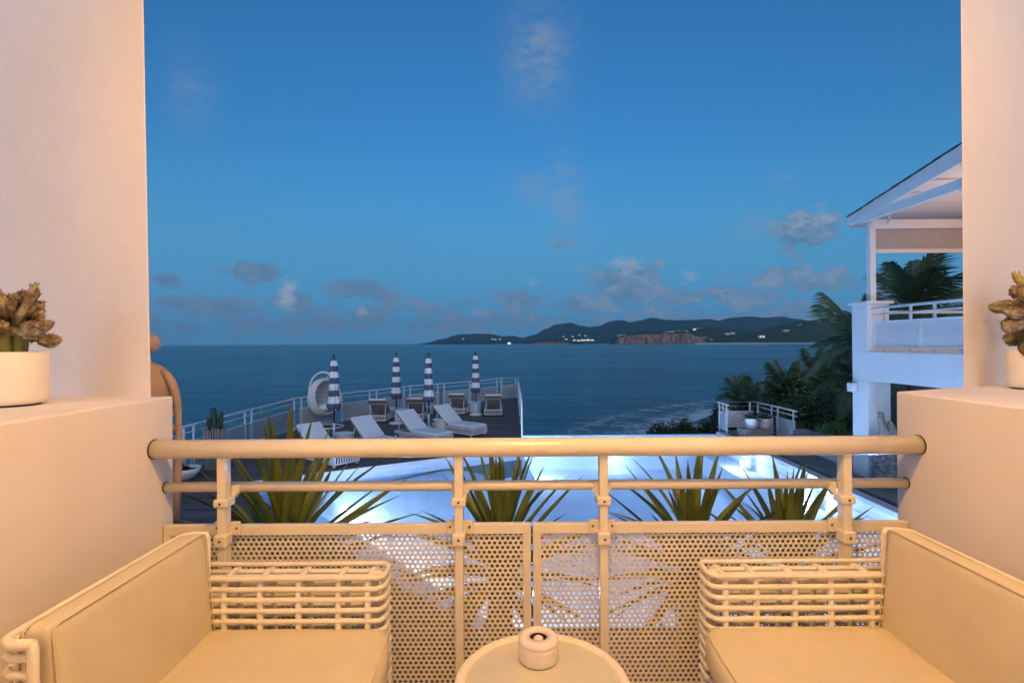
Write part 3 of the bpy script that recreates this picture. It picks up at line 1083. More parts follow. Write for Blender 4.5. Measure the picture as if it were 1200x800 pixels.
# ================================================================== WHITE HOUSE ON THE RIGHT
def house():
    FX = 7.75
    t = thing('white_house', 'white two storey house with gabled porch and railed balcony at right', 'house', (FX, 11.5, 0))
    Z1, Z2 = 2.13, 2.76
    w = M_WHITEWALL
    obj('column', MB().span((FX, 11.48, -.3), (FX+.5, 12.0, Z1)), w, t, bevel=.012)
    obj('column', MB().span((FX, 5.5, -.3), (FX+.5, 6.0, Z1)), w, t, bevel=.012)
    fl = obj('floor_slab', MB().span((FX, 4.0, Z1+.001), (14.5, 12.0, Z2)), w, t, bevel=.012)
    obj('parapet_pillar', MB().span((FX-.002, 11.48, Z2+.001), (FX+.48, 12.0, 3.80)), w, t, bevel=.01)
    obj('pillar_cap', MB().span((FX-.06, 11.42, 3.801), (FX+.54, 12.06, 3.86)), w, t, bevel=.008)
    obj('porch_post', MB().span((FX+.14, 11.58, 3.861), (FX+.27, 11.71, 5.60)), w, t, bevel=.008)
    obj('porch_post', MB().span((FX+.14, 5.6, Z2), (FX+.27, 5.73, 5.60)), w, t, bevel=.008)
    # far side: parapet, beam and rolled shade
    obj('parapet', MB().span((FX+.50, 11.72, Z2), (14.2, 11.98, 3.05)), w, t, bevel=.01)
    obj('beam', MB().span((FX+.16, 11.56, 5.46), (14.2, 11.74, 5.66)), M_SOFFIT, t, bevel=.008)
    sh = obj('roller_shade', MB().span((FX+.30, 11.64, 5.02), (14.2, 11.655, 5.455)), M_SHADE, t)
    obj('shade_bar', MB().span((FX+.30, 11.62, 4.93), (14.2, 11.68, 5.018)), M_SOFFIT, sh, bevel=.006)
    fr = MB()
    for z in (3.36, 3.60):
        fr.span((FX+.5, 11.80, z), (14.0, 11.85, z+.06))
    obj('far_handrail', fr, w, t)
    # gable roof, ridge along x; rake board on the pool side
    y_e0, z_e = 12.05, 5.74
    y_r, sl_ = 7.8, .172
    z_r = z_e+(y_e0-y_r)*sl_
    y_e1 = 2*y_r-y_e0
    def slope(ya, za, yb, zb, th, x0, x1):
        return [(x0, ya, za), (x1, ya, za), (x1, yb, zb), (x0, yb, zb), (x0, ya, za+th), (x1, ya, za+th), (x1, yb, zb+th), (x0, yb, zb+th)]
    BF = [(0, 3, 2, 1), (4, 5, 6, 7), (0, 1, 5, 4), (1, 2, 6, 5), (2, 3, 7, 6), (3, 0, 4, 7)]
    soff = MB()
    soff.add(slope(y_e0, z_e+.02, y_r, z_r+.02, .04, FX+.02, 15), BF)
    soff.add(slope(y_r, z_r+.02, y_e1, z_e+.02, .04, FX+.02, 15), BF)
    roof = obj('roof', soff, M_SOFFIT, t)
    # rafters under the boards
    for i in range(9):
        y = 11.2-i*.55
        if y < y_r-.2:
            break
        zz = z_e+(y_e0-y)*sl_
        obj('batten', MB().span((FX+.08, y-.03, zz-.012), (14.5, y+.03, zz+.012)), M_SOFFIT, roof)
    # shingles: rows of overlapping tiles, thin dark edge along the rake
    random.seed(7)
    rows = 12
    for s_ in (0, 1):
        for i in range(rows):
            f0, f1 = i/rows, (i+1)/rows
            ya = y_e0+(y_r-y_e0)*f0
            yb = y_e0+(y_r-y_e0)*(f1+.04)
            za, zb = z_e+(z_r-z_e)*f0, z_e+(z_r-z_e)*(f1+.04)
            if s_:
                ya, yb = 2*y_r-ya, 2*y_r-yb
            x0 = FX-.07
            m = MB().add(slope(ya, za+.085, yb, zb+.07, .022, x0-random.uniform(0, .02), 15), BF if not s_ else [f[::-1] for f in BF])
            obj('shingle_row', m, M_SHINGLE, roof)
    for s_ in (0, 1):
        ya, yb = (y_e0, y_r) if not s_ else (y_e1, y_r)
        m = MB().add([(FX-.05, ya, z_e-.14), (FX, ya, z_e-.14), (FX, yb, z_r-.26), (FX-.05, yb, z_r-.26), (FX-.05, ya, z_e+.082), (FX, ya, z_e+.082), (FX, yb, z_r+.082), (FX-.05, yb, z_r+.082)],
                     BF if not s_ else [f[::-1] for f in BF])
        obj('rake_board', m, w, roof)
    obj('eave_board', MB().span((FX+.001, y_e0+.001, z_e-.14), (15, y_e0+.03, z_e+.08)), w, roof)
    obj('tie_beam', MB().span((FX-.02, 4.0, 5.60), (FX+.08, 11.75, 5.78)), w, t, bevel=.006)
    # balcony railing facing the pool
    x = FX+.10
    rl = MB().tube([(x, 11.47, 3.70), (x, 4.2, 3.70)], .028, 8)
    obj('top_rail', rl, M_METALW, t, smooth=True)
    obj('mid_rail', MB().tube([(x, 11.47, 3.56), (x, 4.2, 3.56)], .018, 8), M_METALW, t, smooth=True)
    y = 11.40
    k = 0
    while y > 4.6:
        y1 = y-1.28
        fr = MB()
        fr.span((x-.015, y, 2.84), (x+.015, y1, 2.875)).span((x-.015, y, 3.38), (x+.015, y1, 3.415))
        fr.span((x-.015, y, 2.876), (x+.015, y-.035, 3.379)).span((x-.015, y1, 2.876), (x+.015, y1+.035, 3.379))
        obj('panel_frame', fr, M_METALW, t)
        obj('railing_panel', MB().span((x-.004, y-.036, 2.876), (x+.004, y1+.036, 3.379)), MATS['house_panel'], t)
        for yy in (y-.30, y1+.27):
            obj('railing_post', MB().span((x+.02, yy, Z2), (x+.055, yy+.045, 3.69)), M_METALW, t)
        y = y1-.02
    # rooms behind
    obj('inner_wall', MB().span((11.2, 4.0, -.3), (11.4, 11.7, 5.62)), MATS['cream_plaster'], t)
    obj('timber_door', MB().span((9.2, 11.0, -.02), (9.3, 11.9, 2.1)), M_DOOR, t)
    obj('ground_wall', MB().span((9.31, 6.0, -.3), (9.5, 12.0, Z1)), MATS['cream_plaster'], t)
    # wall lamp on the column and small spotlight under the roof
    p = on(1003, 455, 1.93)
    wl = thing('wall_lamp', 'white box wall lamp on the outer column of the white house', 'lamp', (FX-.05, 11.9, 1.93))
    obj('backplate', MB().span((FX-.012, 11.83, 1.86), (FX+.001, 11.97, 2.04)), M_METALW, wl)
    obj('shade', MB().span((FX-.13, 11.80, 1.85), (FX-.013, 12.0, 2.05)), M_METALW, wl, bevel=.015)
    sp = thing('porch_spotlight', 'small white spotlight hanging under the porch roof', 'lamp', (FX+.12, 10.95, 5.55))
    obj('arm', MB().tube([(FX+.12, 10.95, 5.60), (FX+.12, 10.95, 5.50)], .015, 8), M_METALW, sp)
    obj('head', MB().lathe([(.03, .08), (.05, .0), (.05, -.02)], 14, (FX+.12, 10.95, 5.43)), M_METALW, sp, smooth=True)
    lamp('porch_light', (FX+1.6, 9.6, 5.2), 13, (1.0, 0.56, 0.30), .08)
    return t


def sheer_panel():
    m = mat('house_panel', (0.78, 0.79, 0.80), 0.6, var=.05, vscale=3)
    nt = m.node_tree
    tr = nt.nodes.new('ShaderNodeBsdfTransparent')
    mx = nt.nodes.new('ShaderNodeMixShader')
    mx.inputs[0].default_value = .38         # finely perforated sheet: share of open area
    out = nt.nodes['Material Output']
    nt.links.new(nt.nodes['Principled BSDF'].outputs[0], mx.inputs[1])
    nt.links.new(tr.outputs[0], mx.inputs[2])
    nt.links.new(mx.outputs[0], out.inputs[0])


sheer_panel()
house()


def porch_sofa():
    t = thing('porch_sofa', 'white daybed with cushions behind the porch railing', 'sofa', (9.0, 9.3, 2.76))
    obj('base', MB().span((8.45, 7.2, 2.80), (9.4, 10.0, 3.12)), M_WICKERW, t, bevel=.03)
    obj('back', MB().span((9.25, 7.2, 3.12), (9.42, 10.0, 3.62)), M_WICKERW, t, bevel=.05)
    obj('seat_cushion', MB().span((8.45, 7.25, 3.121), (9.24, 9.95, 3.28)), M_SLING, t, bevel=.05, seg=4)
    obj('back_cushion', MB().box((9.14, 8.0, 3.48), (.16, 1.2, .45), Matrix.Rotation(.2, 3, 'Y')), M_SLING, t, bevel=.06, seg=4)
    obj('back_cushion', MB().box((9.14, 9.3, 3.48), (.16, 1.2, .45), Matrix.Rotation(.2, 3, 'Y')), M_SLING, t, bevel=.06, seg=4)


porch_sofa()


def pedestal():
    c = (7.84, 10.9)
    n = 20
    t = thing('stone_pedestal', 'rough grey coral stone pedestal beside the house column', 'pedestal', (c[0], c[1], 0))
    rng = random.Random(5)
    b = MB()
    for i in range(26):
        z = i*.034+.02
        for j in range(n):
            a = 2*PI*(j+.5*(i % 2))/n
            r = .30+rng.uniform(-.015, .02)
            b.ball((c[0]+r*math.cos(a), c[1]+r*math.sin(a), z), rng.uniform(.035, .055), 5, 4, (1, 1, .7), .15, rng)
    tag(obj('rubble_stone', b, M_SHELLST, t), kind='stuff')
    obj('core', MB().lathe([(.30, 0), (.31, .88), (.24, .90)], 20, (c[0], c[1], 0)), M_SHELLST, t)
    d = thing('driftwood', 'two upright grey driftwood limbs standing on the stone pedestal', 'driftwood', (c[0], c[1], .9))
    for pts, rr in (([(-.05, 0, .88), (-.10, 0, 1.05), (-.20, -.02, 1.22), (-.24, -.02, 1.38), (-.22, -.02, 1.55)], [.07, .085, .075, .07, .05]),
                    ([(.10, .02, .88), (.05, 0, 1.03), (-.02, -.02, 1.18), (-.06, -.03, 1.27), (-.03, -.03, 1.33)], [.08, .09, .08, .07, .03]),):
        q = []
        rad = []
        for k in range(len(pts)-1):
            for s in range(4):
                f = s/4
                q.append([pts[k][m]*(1-f)+pts[k+1][m]*f+rng.uniform(-.012, .012) for m in range(3)])
                rad.append((rr[k]*(1-f)+rr[k+1]*f)*rng.uniform(.85, 1.15))
        q = [(x+c[0], y+c[1], z) for x, y, z in q]
        obj('limb', MB().tube(q, rad, 9), M_DRIFT, d, smooth=True)


pedestal()

# ================================================================== DECK FURNITURE
def lounger_proto():
    """local: foot end at x=+.95, head at x=-.95, y across (.70 wide)"""
    t = thing('sun_lounger', 'x', 'sun lounger')
    W2 = .35
    fr = MB()
    for s in (-1, 1):
        fr.span((-.92, s*W2-.02, .24), (.95, s*W2+.02, .28))
        fr.span((-.92, s*W2-.02, .06), (.95, s*W2+.02, .09))
    fr.span((.91, -W2, .24), (.95, W2, .28)).span((.91, -W2, .06), (.95, W2, .09)).span((-.95, -W2, .24), (-.91, W2, .28)).span((-.95, -W2, .06), (-.91, W2, .09))
    obj('frame', fr, M_WICKERW, t)
    for s in (-1, 1):
        sl_ = MB()
        for i in range(26):
            x = -.90+i*.0735
            sl_.box((x, s*W2, .165), (.026, .022, .15))
        obj('side_weave', sl_, M_WICKERW, t)
    for x in (.935, -.935):
        e = MB()
        for i in range(10):
            e.box((x, -.315+i*.07, .165), (.022, .026, .15))
        obj('end_weave', e, M_WICKERW, t)
    for x, y in ((.88, -.32), (.88, .32)):
        obj('foot', MB().span((x-.025, y-.025, 0), (x+.025, y+.025, .06)), M_WICKERW, t)
    for s in (-1, 1):
        w = MB().lathe([(.10, -.02), (.10, .02)], 18)
        w.v = [(x-.80, z+s*(W2+.035), y+.10) for x, y, z in w.v]
        if True:
            w.f = [f[::-1] for f in w.f]
        wh = obj('wheel', w, M_BLACK, t)
        h = MB().lathe([(.072, -.026), (.072, .026)], 16)
        h.v = [(x-.80, z+s*(W2+.035), y+.10) for x, y, z in h.v]
        h.f = [f[::-1] for f in h.f]
        obj('hub', h, M_METALW, wh)
    # mattress: flat part, then raised back
    a = R(38)
    hx, hz = -.18, .30
    L = .86
    obj('seat_cushion', MB().span((hx, -W2+.01, .285), (.95, W2-.01, .365)), M_SLING, t, bevel=.025, seg=3)
    c = Vector((hx-math.cos(a)*L/2-.0, 0, hz+math.sin(a)*L/2+.045))
    rot = Matrix.Rotation(a, 3, 'Y')
    obj('back_cushion', MB().box(c, (L, 2*W2-.02, .075), rot), M_SLING, t, bevel=.025, seg=3)
    un = MB()
    nrm = rot @ Vector((0, 0, 1))
    cc = c-nrm*.052
    un.box(cc+rot @ Vector((0, W2-.03, 0)), (L, .045, .028), rot)
    un.box(cc+rot @ Vector((0, -W2+.03, 0)), (L, .045, .028), rot)
    for i in range(9):
        un.box(cc+rot @ Vector((-L/2+.04+i*.097, 0, 0)), (.06, 2*W2-.1, .018), rot)
    obj('back_frame', un, M_UNDER, t)
    st = MB()
    tip = cc+rot @ Vector((-L*.22, 0, -.01))
    for s in (-1, 1):
        st.tube([(tip.x, s*(W2-.06), tip.z), (-.82, s*(W2-.06), .26)], .014, 6)
    st.tube([(tip.x, -W2+.06, tip.z), (tip.x, W2-.06, tip.z)], .012, 6)
    obj('support', st, M_WICKERW, t)
    return t


def yaw_of(hx, hy):
    """rotation so that local -x (the head) points to (hx, hy)"""
    return math.atan2(-hy, -hx)


proto = lounger_proto()
HD = (-.77, .63)
rows = [
    ('front', -1.06, 17.0, HD, 'sun lounger in the front row nearest the pool corner, foot toward the pool'),
    ('front', -2.02, 15.6, HD, 'front row sun lounger with its wheel showing, just left of the second drum table'),
    ('front', -3.04, 14.25, HD, 'front row sun lounger right of the first drum table, foot hidden by the handrail'),
    ('front', -4.07, 12.95, HD, 'leftmost sun lounger, raised back beside the yucca tips above the handrail'),
    ('back', -.80, 22.45, (.02, -1), 'sun lounger at the far right of the back row, raised back toward the house'),
    ('back', -2.20, 22.9, (-.16, -.98), 'back row sun lounger left of the drum table below the rightmost umbrella'),
    ('back', -3.75, 21.3, (-.03, -1), 'back row sun lounger half hidden between the second and third umbrellas'),
    ('back', -5.12, 20.95, (-.05, -1), 'leftmost sun lounger of the back row, its raised back left of the second umbrella'),
]
for i, (k, fx, fy, hd, lb) in enumerate(rows):
    l = math.hypot(*hd)
    hd = (hd[0]/l, hd[1]/l)
    if k == 'front':
        loc = (fx+hd[0]*.95, fy+hd[1]*.95, 0)
    else:
        loc = (fx, fy, 0)
    if i == 0:
        place(proto, loc, yaw_of(*hd))
        proto['label'] = lb
        proto['group'] = 'sun loungers on the deck'
    else:
        dup(proto, loc, yaw_of(*hd), lb)


def drum_table_proto():
    t = thing('drum_table', 'x', 'side table')
    n = 28
    slats = MB()
    for j in range(n):
        a = 2*PI*j/n
        slats.box((.25*math.cos(a), .25*math.sin(a), .21), (.014, .034, .40), Matrix.Rotation(a, 3, 'Z'))
    obj('woven_side', slats, M_WICKERW, t)
    obj('liner', MB().lathe([(.238, .02), (.238, .40)], 24), M_WICKERW, t)
    for z in (.03, .41):
        ring = MB().tube([(.252*math.cos(2*PI*j/24), .252*math.sin(2*PI*j/24), z) for j in range(24)], .016, 6, closed=True)
        obj('hoop', ring, M_WICKERW, t)
    obj('table_top', MB().lathe([(.275, .425), (.285, .43), (.285, .445), (.275, .45)], 28), M_METALW, t)
    return t


proto = drum_table_proto()
for i, (x, y, lb) in enumerate([
        (-4.86, 15.1, 'round white drum table by the nearest umbrella, between the two leftmost loungers'),
        (-2.40, 17.75, 'round white drum table under the third umbrella, between the two right front loungers'),
        (-4.35, 20.6, 'white drum table behind the base of the second umbrella'),
        (-1.62, 22.7, 'white drum table behind the rightmost umbrella')]):
    if i == 0:
        place(proto, (x, y, 0), .2)
        proto['label'] = lb
        proto['group'] = 'drum tables on the deck'
    else:
        dup(proto, (x, y, 0), .2+i, lb)


def umbrella_proto():
    t = thing('closed_umbrella', 'x', 'umbrella')
    obj('pole', MB().lathe([(.026, .03), (.026, 2.55)], 12), M_POLE, t, smooth=True)
    obj('sleeve', MB().lathe([(.036, .04), (.036, .52)], 12), M_METALW, t, smooth=True)
    obj('base', MB().lathe([(.27, 0), (.27, .03), (.24, .055), (.06, .075)], 28), M_METALW, t, smooth=True)
    # folded canopy: pleated cross-section, built as alternating stripes
    prof = [(.95, .12), (1.0, .165), (1.06, .185), (1.12, .17), (1.26, .140), (1.40, .150), (1.55, .125), (1.70, .135), (1.85, .115), (2.0, .122), (2.15, .105), (2.30, .110), (2.42, .085), (2.52, .06), (2.58, .03)]

    def rad(z):
        for (z0, r0), (z1, r1) in zip(prof[:-1], prof[1:]):
            if z <= z1:
                return r0+(r1-r0)*(z-z0)/(z1-z0)
        return .03
    n = 32
    edges = [.95, 1.14, 1.36, 1.55, 1.75, 1.94, 2.13, 2.31, 2.47, 2.58]
    for k in range(len(edges)-1):
        b = MB()
        z0, z1 = edges[k], edges[k+1]
        vs = []
        m = 5
        for i in range(m):
            z = z0+(z1-z0)*i/(m-1)
            for j in range(n):
                a = 2*PI*j/n
                ph = .5*math.sin(z*3.1)
                r = rad(z)*(1+.20*math.cos(8*(a+ph*.35))+.07*math.cos(5*a+3*z))
                zz = z-(.05*math.cos(8*a) if (k == 0 and i == 0) else 0)
                vs.append((r*math.cos(a), r*math.sin(a), zz))
        fs = [(i*n+j, i*n+(j+1) % n, (i+1)*n+(j+1) % n, (i+1)*n+j) for i in range(m-1) for j in range(n)]
        b.add(vs, fs)
        o = obj('stripe', b, M_NAVY if k % 2 == 0 else M_WHITECL, t, smooth=True)
        o['label'] = 'navy stripe of the folded canopy' if k % 2 == 0 else 'white stripe of the folded canopy'
    obj('strap', MB().lathe([(.135, 1.38), (.14, 1.42)], 20, cap0=False, cap1=False), M_NAVY, t)
    obj('finial', MB().lathe([(.028, 2.56), (.035, 2.60), (.03, 2.64), (.005, 2.67)], 12), M_BLACK, t, smooth=True)
    return t


proto = umbrella_proto()
for i, (x, y, lb) in enumerate([
        (-5.59, 16.5, 'closed navy and white striped umbrella standing beside the hanging egg chair'),
        (-4.35, 19.75, 'closed striped umbrella second from left, on a round white base'),
        (-2.94, 18.5, 'closed striped umbrella third from left, rising behind the drum table and front loungers'),
        (-1.53, 21.98, 'closed striped umbrella furthest right and smallest in view')]):
    if i == 0:
        place(proto, (x, y, 0), .3)
        proto['label'] = lb
        proto['group'] = 'closed umbrellas on the deck'
    else:
        dup(proto, (x, y, 0), .3+i*1.3, lb)


def egg_chair():
    c = Vector((-6.72, 18.95, 0))
    t = thing('hanging_egg_chair', 'white woven egg chair hanging from a curved stand by the railing', 'egg chair', c)
    ring = [(c.x+.62*math.cos(2*PI*j/32), c.y+.55*math.sin(2*PI*j/32), .03) for j in range(32)]
    obj('base_ring', MB().tube(ring, .03, 8, closed=True), M_METALW, t, smooth=True)
    pts = [(-.62, .12, .03), (-.64, .12, .5), (-.645, .11, 1.0), (-.62, .09, 1.35), (-.53, .06, 1.66), (-.36, .03, 1.88), (-.14, .0, 1.98), (.06, 0, 1.96), (.14, 0, 1.90)]
    q = []
    for i in range(len(pts)-1):
        p0, p1, p2, p3 = [Vector(pts[max(0, min(len(pts)-1, i+k))]) for k in (-1, 0, 1, 2)]
        for s in range(4):
            u = s/4
            q.append(.5*((2*p1)+(-p0+p2)*u+(2*p0-5*p1+4*p2-p3)*u*u+(-p0+3*p1-3*p2+p3)*u**3)+c)
    q.append(Vector(pts[-1])+c)
    obj('stand', MB().tube(q, .036, 10), M_METALW, t, smooth=True)
    obj('chain', MB().tube([c+Vector((.12, 0, 1.92)), c+Vector((.05, 0, 1.74))], .012, 6), M_METALW, t)
    # egg shell: woven strands of an ellipsoid with a tilted opening facing right and toward the house
    e = c+Vector((-.05, 0, 1.08))
    ax = Vector((.72, -.66, .12)).normalized()
    def shell(th, ph):
        return Vector((.56*math.sin(th)*math.cos(ph), .56*math.sin(th)*math.sin(ph), .68*math.cos(th)))
    def open_(p):
        return p.dot(ax) > .27
    strand = MB()
    nv = 84
    for k in range(nv):
        for tw in (-1, 1):
            run = []
            for i in range(25):
                th = PI*(.03+.94*i/24)
                ph = 2*PI*k/nv+tw*.9*th
                p = shell(th, ph)
                if open_(p):
                    if len(run) > 2:
                        strand.tube(run, .015, 4)
                    run = []
                else:
                    run.append(e+p)
            if len(run) > 2:
                strand.tube(run, .011, 4)
    for i in range(1, 24):
        th = PI*i/24
        run = []
        for k in range(49):
            p = shell(th, 2*PI*k/48)
            if open_(p):
                if len(run) > 2:
                    strand.tube(run, .010, 4)
                run = []
            else:
                run.append(e+p)
        if len(run) > 2:
            strand.tube(run, .010, 4)
    obj('woven_shell', strand, M_WICKERW, t)
    # rim of the opening
    u = ax.cross(Vector((0, 0, 1))).normalized()
    v = u.cross(ax)
    rim = []
    for j in range(40):
        a = 2*PI*j/40
        d = u*math.cos(a)+v*math.sin(a)
        lo, hi = 0, 1.0
        for _ in range(24):
            m = (lo+hi)/2
            p = ax*.27+d*m
            if (p.x/.56)**2+(p.y/.56)**2+(p.z/.68)**2 < 1:
                lo = m
            else:
                hi = m
        rim.append(e+ax*.27+d*lo)
    obj('rim', MB().tube(rim, .026, 8, closed=True), M_WICKERW, t, smooth=True)
    obj('seat_cushion', MB().ball(e+Vector((.05, -.05, -.36)), .36, 16, 10, (1, 1, .42)), M_SLING, t, smooth=True)


egg_chair()


def cactus_branch(b, pts, r, n=9, rng=None):
    q, rr = [], []
    for i in range(len(pts)-1):
        for s in range(4):
            f = s/4
            q.append([pts[i][m]*(1-f)+pts[i+1][m]*f for m in range(3)])
            rr.append(r)
    q.append(pts[-1])
    rr.append(r*.8)
    q.append([pts[-1][0], pts[-1][1], pts[-1][2]+r*.6])
    rr.append(r*.3)
    b.tube(q, rr, n)


def cactus_tub():
    c = (-7.22, 12.75)
    t = thing('stick_planter', 'tall planter of grey upright sticks by the deck railing', 'planter', (c[0], c[1], 0))
    rng = random.Random(9)
    for j in range(26):
        a = 2*PI*j/26
        r0, r1 = .185, .235
        st = MB().tube([(c[0]+r0*math.cos(a), c[1]+r0*math.sin(a), .01), (c[0]+r1*math.cos(a), c[1]+r1*math.sin(a), .98+rng.uniform(-.03, .05))], rng.uniform(.016, .026), 6)
        o = obj('stick', st, M_STUMP, t)
    obj('liner', MB().lathe([(.17, .02), (.21, .94)], 20, (c[0], c[1], 0)), M_POLE, t)
    p = thing('dark_cactus', 'dark branching cactus growing in the stick planter', 'cactus', (c[0], c[1], .94))
    for pts, r in (([(0, 0, .94), (0, 0, 1.2), (-.02, 0, 1.44)], .07), ([(.04, 0, .94), (.13, 0, 1.10), (.17, 0, 1.34)], .06), ([(-.04, 0, .94), (-.10, -.05, 1.05), (-.11, -.05, 1.22)], .05), ([(.08, -.04, 1.0), (.20, -.06, 1.06), (.22, -.06, 1.24)], .045)):
        b = MB()
        cactus_branch(b, [(x+c[0], y+c[1], z) for x, y, z in pts], r)
        obj('branch', b, M_CACTUS, p, smooth=True)
    c = (-7.32, 11.75)
    t = thing('white_bowl', 'wide white bowl planter on the deck at the far left', 'bowl', (c[0], c[1], 0))
    obj('bowl', MB().lathe([(.12, .0), (.20, .05), (.29, .15), (.33, .26), (.31, .26), (.26, .20), (.02, .19)], 24, (c[0], c[1], 0)), M_POT, t, smooth=True)
    obj('soil', MB().lathe([(.29, .205), (.0, .22)], 20, (c[0], c[1], 0), cap1=False), M_SOIL, t)
    rng = random.Random(2)
    p = thing('succulent', 'small green succulent in the white bowl', 'plant', (c[0], c[1], .2))
    for i in range(16):
        a = rng.uniform(0, 2*PI)
        l = rng.uniform(.12, .26)
        obj('leaf', blade_mesh(l, .05, .1, 4), M_SUCC, p, local=True).matrix_local = aim(Vector((math.cos(a)*.03, math.sin(a)*.03, 0.01)), Vector((math.cos(a), math.sin(a), rng.uniform(.3, 1.6))), rng.uniform(-.3, .3))


def blade_mesh(L, w, droop, seg=7, fold=.25, name='leaf'):
    """sword leaf along +x, lying in xy, folded along its length"""
    vs, fs = [], []
    for i in range(seg+1):
        f = i/seg
        ww = w*.5*(min(1, .62+1.1*f) if f < .35 else (1-((f-.35)/.65)**1.7))
        x = L*f
        z = -droop*L*f*f
        vs += [(x, -ww, z+ww*fold*2), (x, 0, z), (x, ww, z+ww*fold*2)]
    for i in range(seg):
        a = 3*i
        fs += [(a, a+3, a+4, a+1), (a+1, a+4, a+5, a+2)]
    m = bpy.data.meshes.new(name)
    m.from_pydata(vs, [], fs)
    m.polygons.foreach_set('use_smooth', [True]*len(fs))
    return m


def aim(loc, d, roll=0.0):
    d = d.normalized()
    up = Vector((0, 0, 1)) if abs(d.z) < .98 else Vector((0, 1, 0))
    y = up.cross(d).normalized()
    z = d.cross(y)
    M = Matrix((d, y, z)).transposed().to_4x4()
    return Matrix.Translation(loc) @ M @ Matrix.Rotation(roll, 4, 'X')


cactus_tub()


# ================================================================== YUCCAS IN FRONT OF THE BALCONY
def yucca(x, y, z, L, n, label, seed, leaves):
    rng = random.Random(seed)
    t = thing('yucca', label, 'yucca', (x, y, -.06), 0, 'yuccas below the balcony')
    h = z+.06
    q = [(0, 0, 0), (.02, .01, h*.4), (-.015, .0, h*.75), (0, 0, h-.05)]
    tr = obj('trunk', MB().tube(q, [.11, .085, .075, .07], 10), M_TRUNK, t, smooth=True, local=True)
    for i in range(n):
        f = (i+.5)/n
        el = R(88-f*128)+rng.uniform(-.08, .08)
        az = i*2.39996+rng.uniform(-.2, .2)
        d = Vector((math.cos(az)*math.cos(el), math.sin(az)*math.cos(el), math.sin(el)))
        me = rng.choice(leaves) if i < n-9 else rng.choice(DRYL)
        o = bpy.data.objects.new('leaf', me)
        C.objects.link(o)
        o.parent = t
        s = L*rng.uniform(.82, 1.08)*(1.0 if el > -.1 else .9)
        o.matrix_local = aim(Vector((0, 0, h-.02-f*.16))+d*.03, d, rng.uniform(-.5, .5)) @ Matrix.Diagonal((s, .5+s*.6, 1, 1)).to_4x4()
    return t


LV = [blade_mesh(1.0, .058, dr, 8, .3) for dr in (.01, .03, .08, .18)]
for m in LV:
    m.materials.append(M_YUCCA)
DRYL = [blade_mesh(1.0, .05, dr, 8, .4) for dr in (.25, .5)]
for m in DRYL:
    m.materials.append(M_DRY)
p = at(333, 645, 2.75)
yucca(p.x, p.y, p.z, .74, 84, 'largest yucca at left with tips rising above the handrail', 11, LV)
p = at(588, 650, 2.95)
yucca(p.x, p.y, p.z, .66, 80, 'yucca in the middle behind the joint of the two perforated panels', 23, LV)
p = at(813, 650, 3.0)
yucca(p.x, p.y, p.z, .63, 78, 'yucca right of the middle with its leaves just reaching the handrail', 35, LV)
p = at(925, 655, 3.05)
yucca(p.x, p.y, p.z, .61, 76, 'rightmost yucca beside the right end post', 47, LV)


# ================================================================== PALMS AND SHRUBS
def frond_mesh(L, seed, droop=.6, n=34, ll=.55):
    rng = random.Random(seed)
    b = MB()
    pts = []
    for i in range(13):
        f = i/12
        pts.append(Vector((L*f*(1-.12*f), 0, L*(.22*f-droop*f*f))))
    b.tube(pts, [.022*(1-.85*i/12)+.003 for i in range(13)], 4)
    for i in range(n):
        f = .12+.88*i/n
        k = min(11, int(f*12))
        u = f*12-k
        p = pts[k]*(1-u)+pts[k+1]*u
        d = (pts[k+1]-pts[k]).normalized()
        l = ll*(math.sin(PI*min(1, .15+f*.82))**.7)*rng.uniform(.85, 1.1)
        for s in (-1, 1):
            side = Vector((0, s, 0))
            dirn = (d*(.55+.5*f)+side*1.0+Vector((0, 0, -.35+rng.uniform(-.15, .1)))).normalized()
            mid = p+dirn*l*.55
            tip = p+dirn*l+Vector((0, 0, -.30*l))
            w = d*.012
            b.add([p-w, p+w, mid+w*1.15, mid-w*1.15, tip], [(0, 1, 2, 3), (3, 2, 4)])
    return b.mesh('frond')


FR = [frond_mesh(1.0, s, dr, 30, .36) for s, dr in ((1, .35), (2, .55), (3, .8), (4, .18))]
for m in FR:
    m.materials.append(M_PALM)


def palm(x, y, z0, z, L, n, label, seed, lean=0.0, wind=0.0):
    rng = random.Random(seed)
    t = thing('palm_tree', label, 'palm tree', (x, y, z0))
    h = z-z0
    q = [(-lean*(1-i/8)**2, 0, h*i/8) for i in range(9)]
    obj('trunk', MB().tube(q, [.15-.06*i/8 for i in range(9)], 10), M_TRUNK, t, smooth=True, local=True)
    for i in range(n):
        f = (i+.5)/n
        el = R(78-f*100)+rng.uniform(-.1, .1)
        az = i*2.39996+rng.uniform(-.25, .25)
        d = Vector((math.cos(az)*math.cos(el)+wind, math.sin(az)*math.cos(el), math.sin(el)))
        o = bpy.data.objects.new('frond', FR[3] if el > .9 else rng.choice(FR))
        C.objects.link(o)
        o.parent = t
        s = L*rng.uniform(.85, 1.1)
        o.matrix_local = aim(Vector((0, 0, h-.05)), d, rng.uniform(-.35, .35)) @ Matrix.Scale(s, 4)
    return t


def ground_z(x, y):
    return -2.4


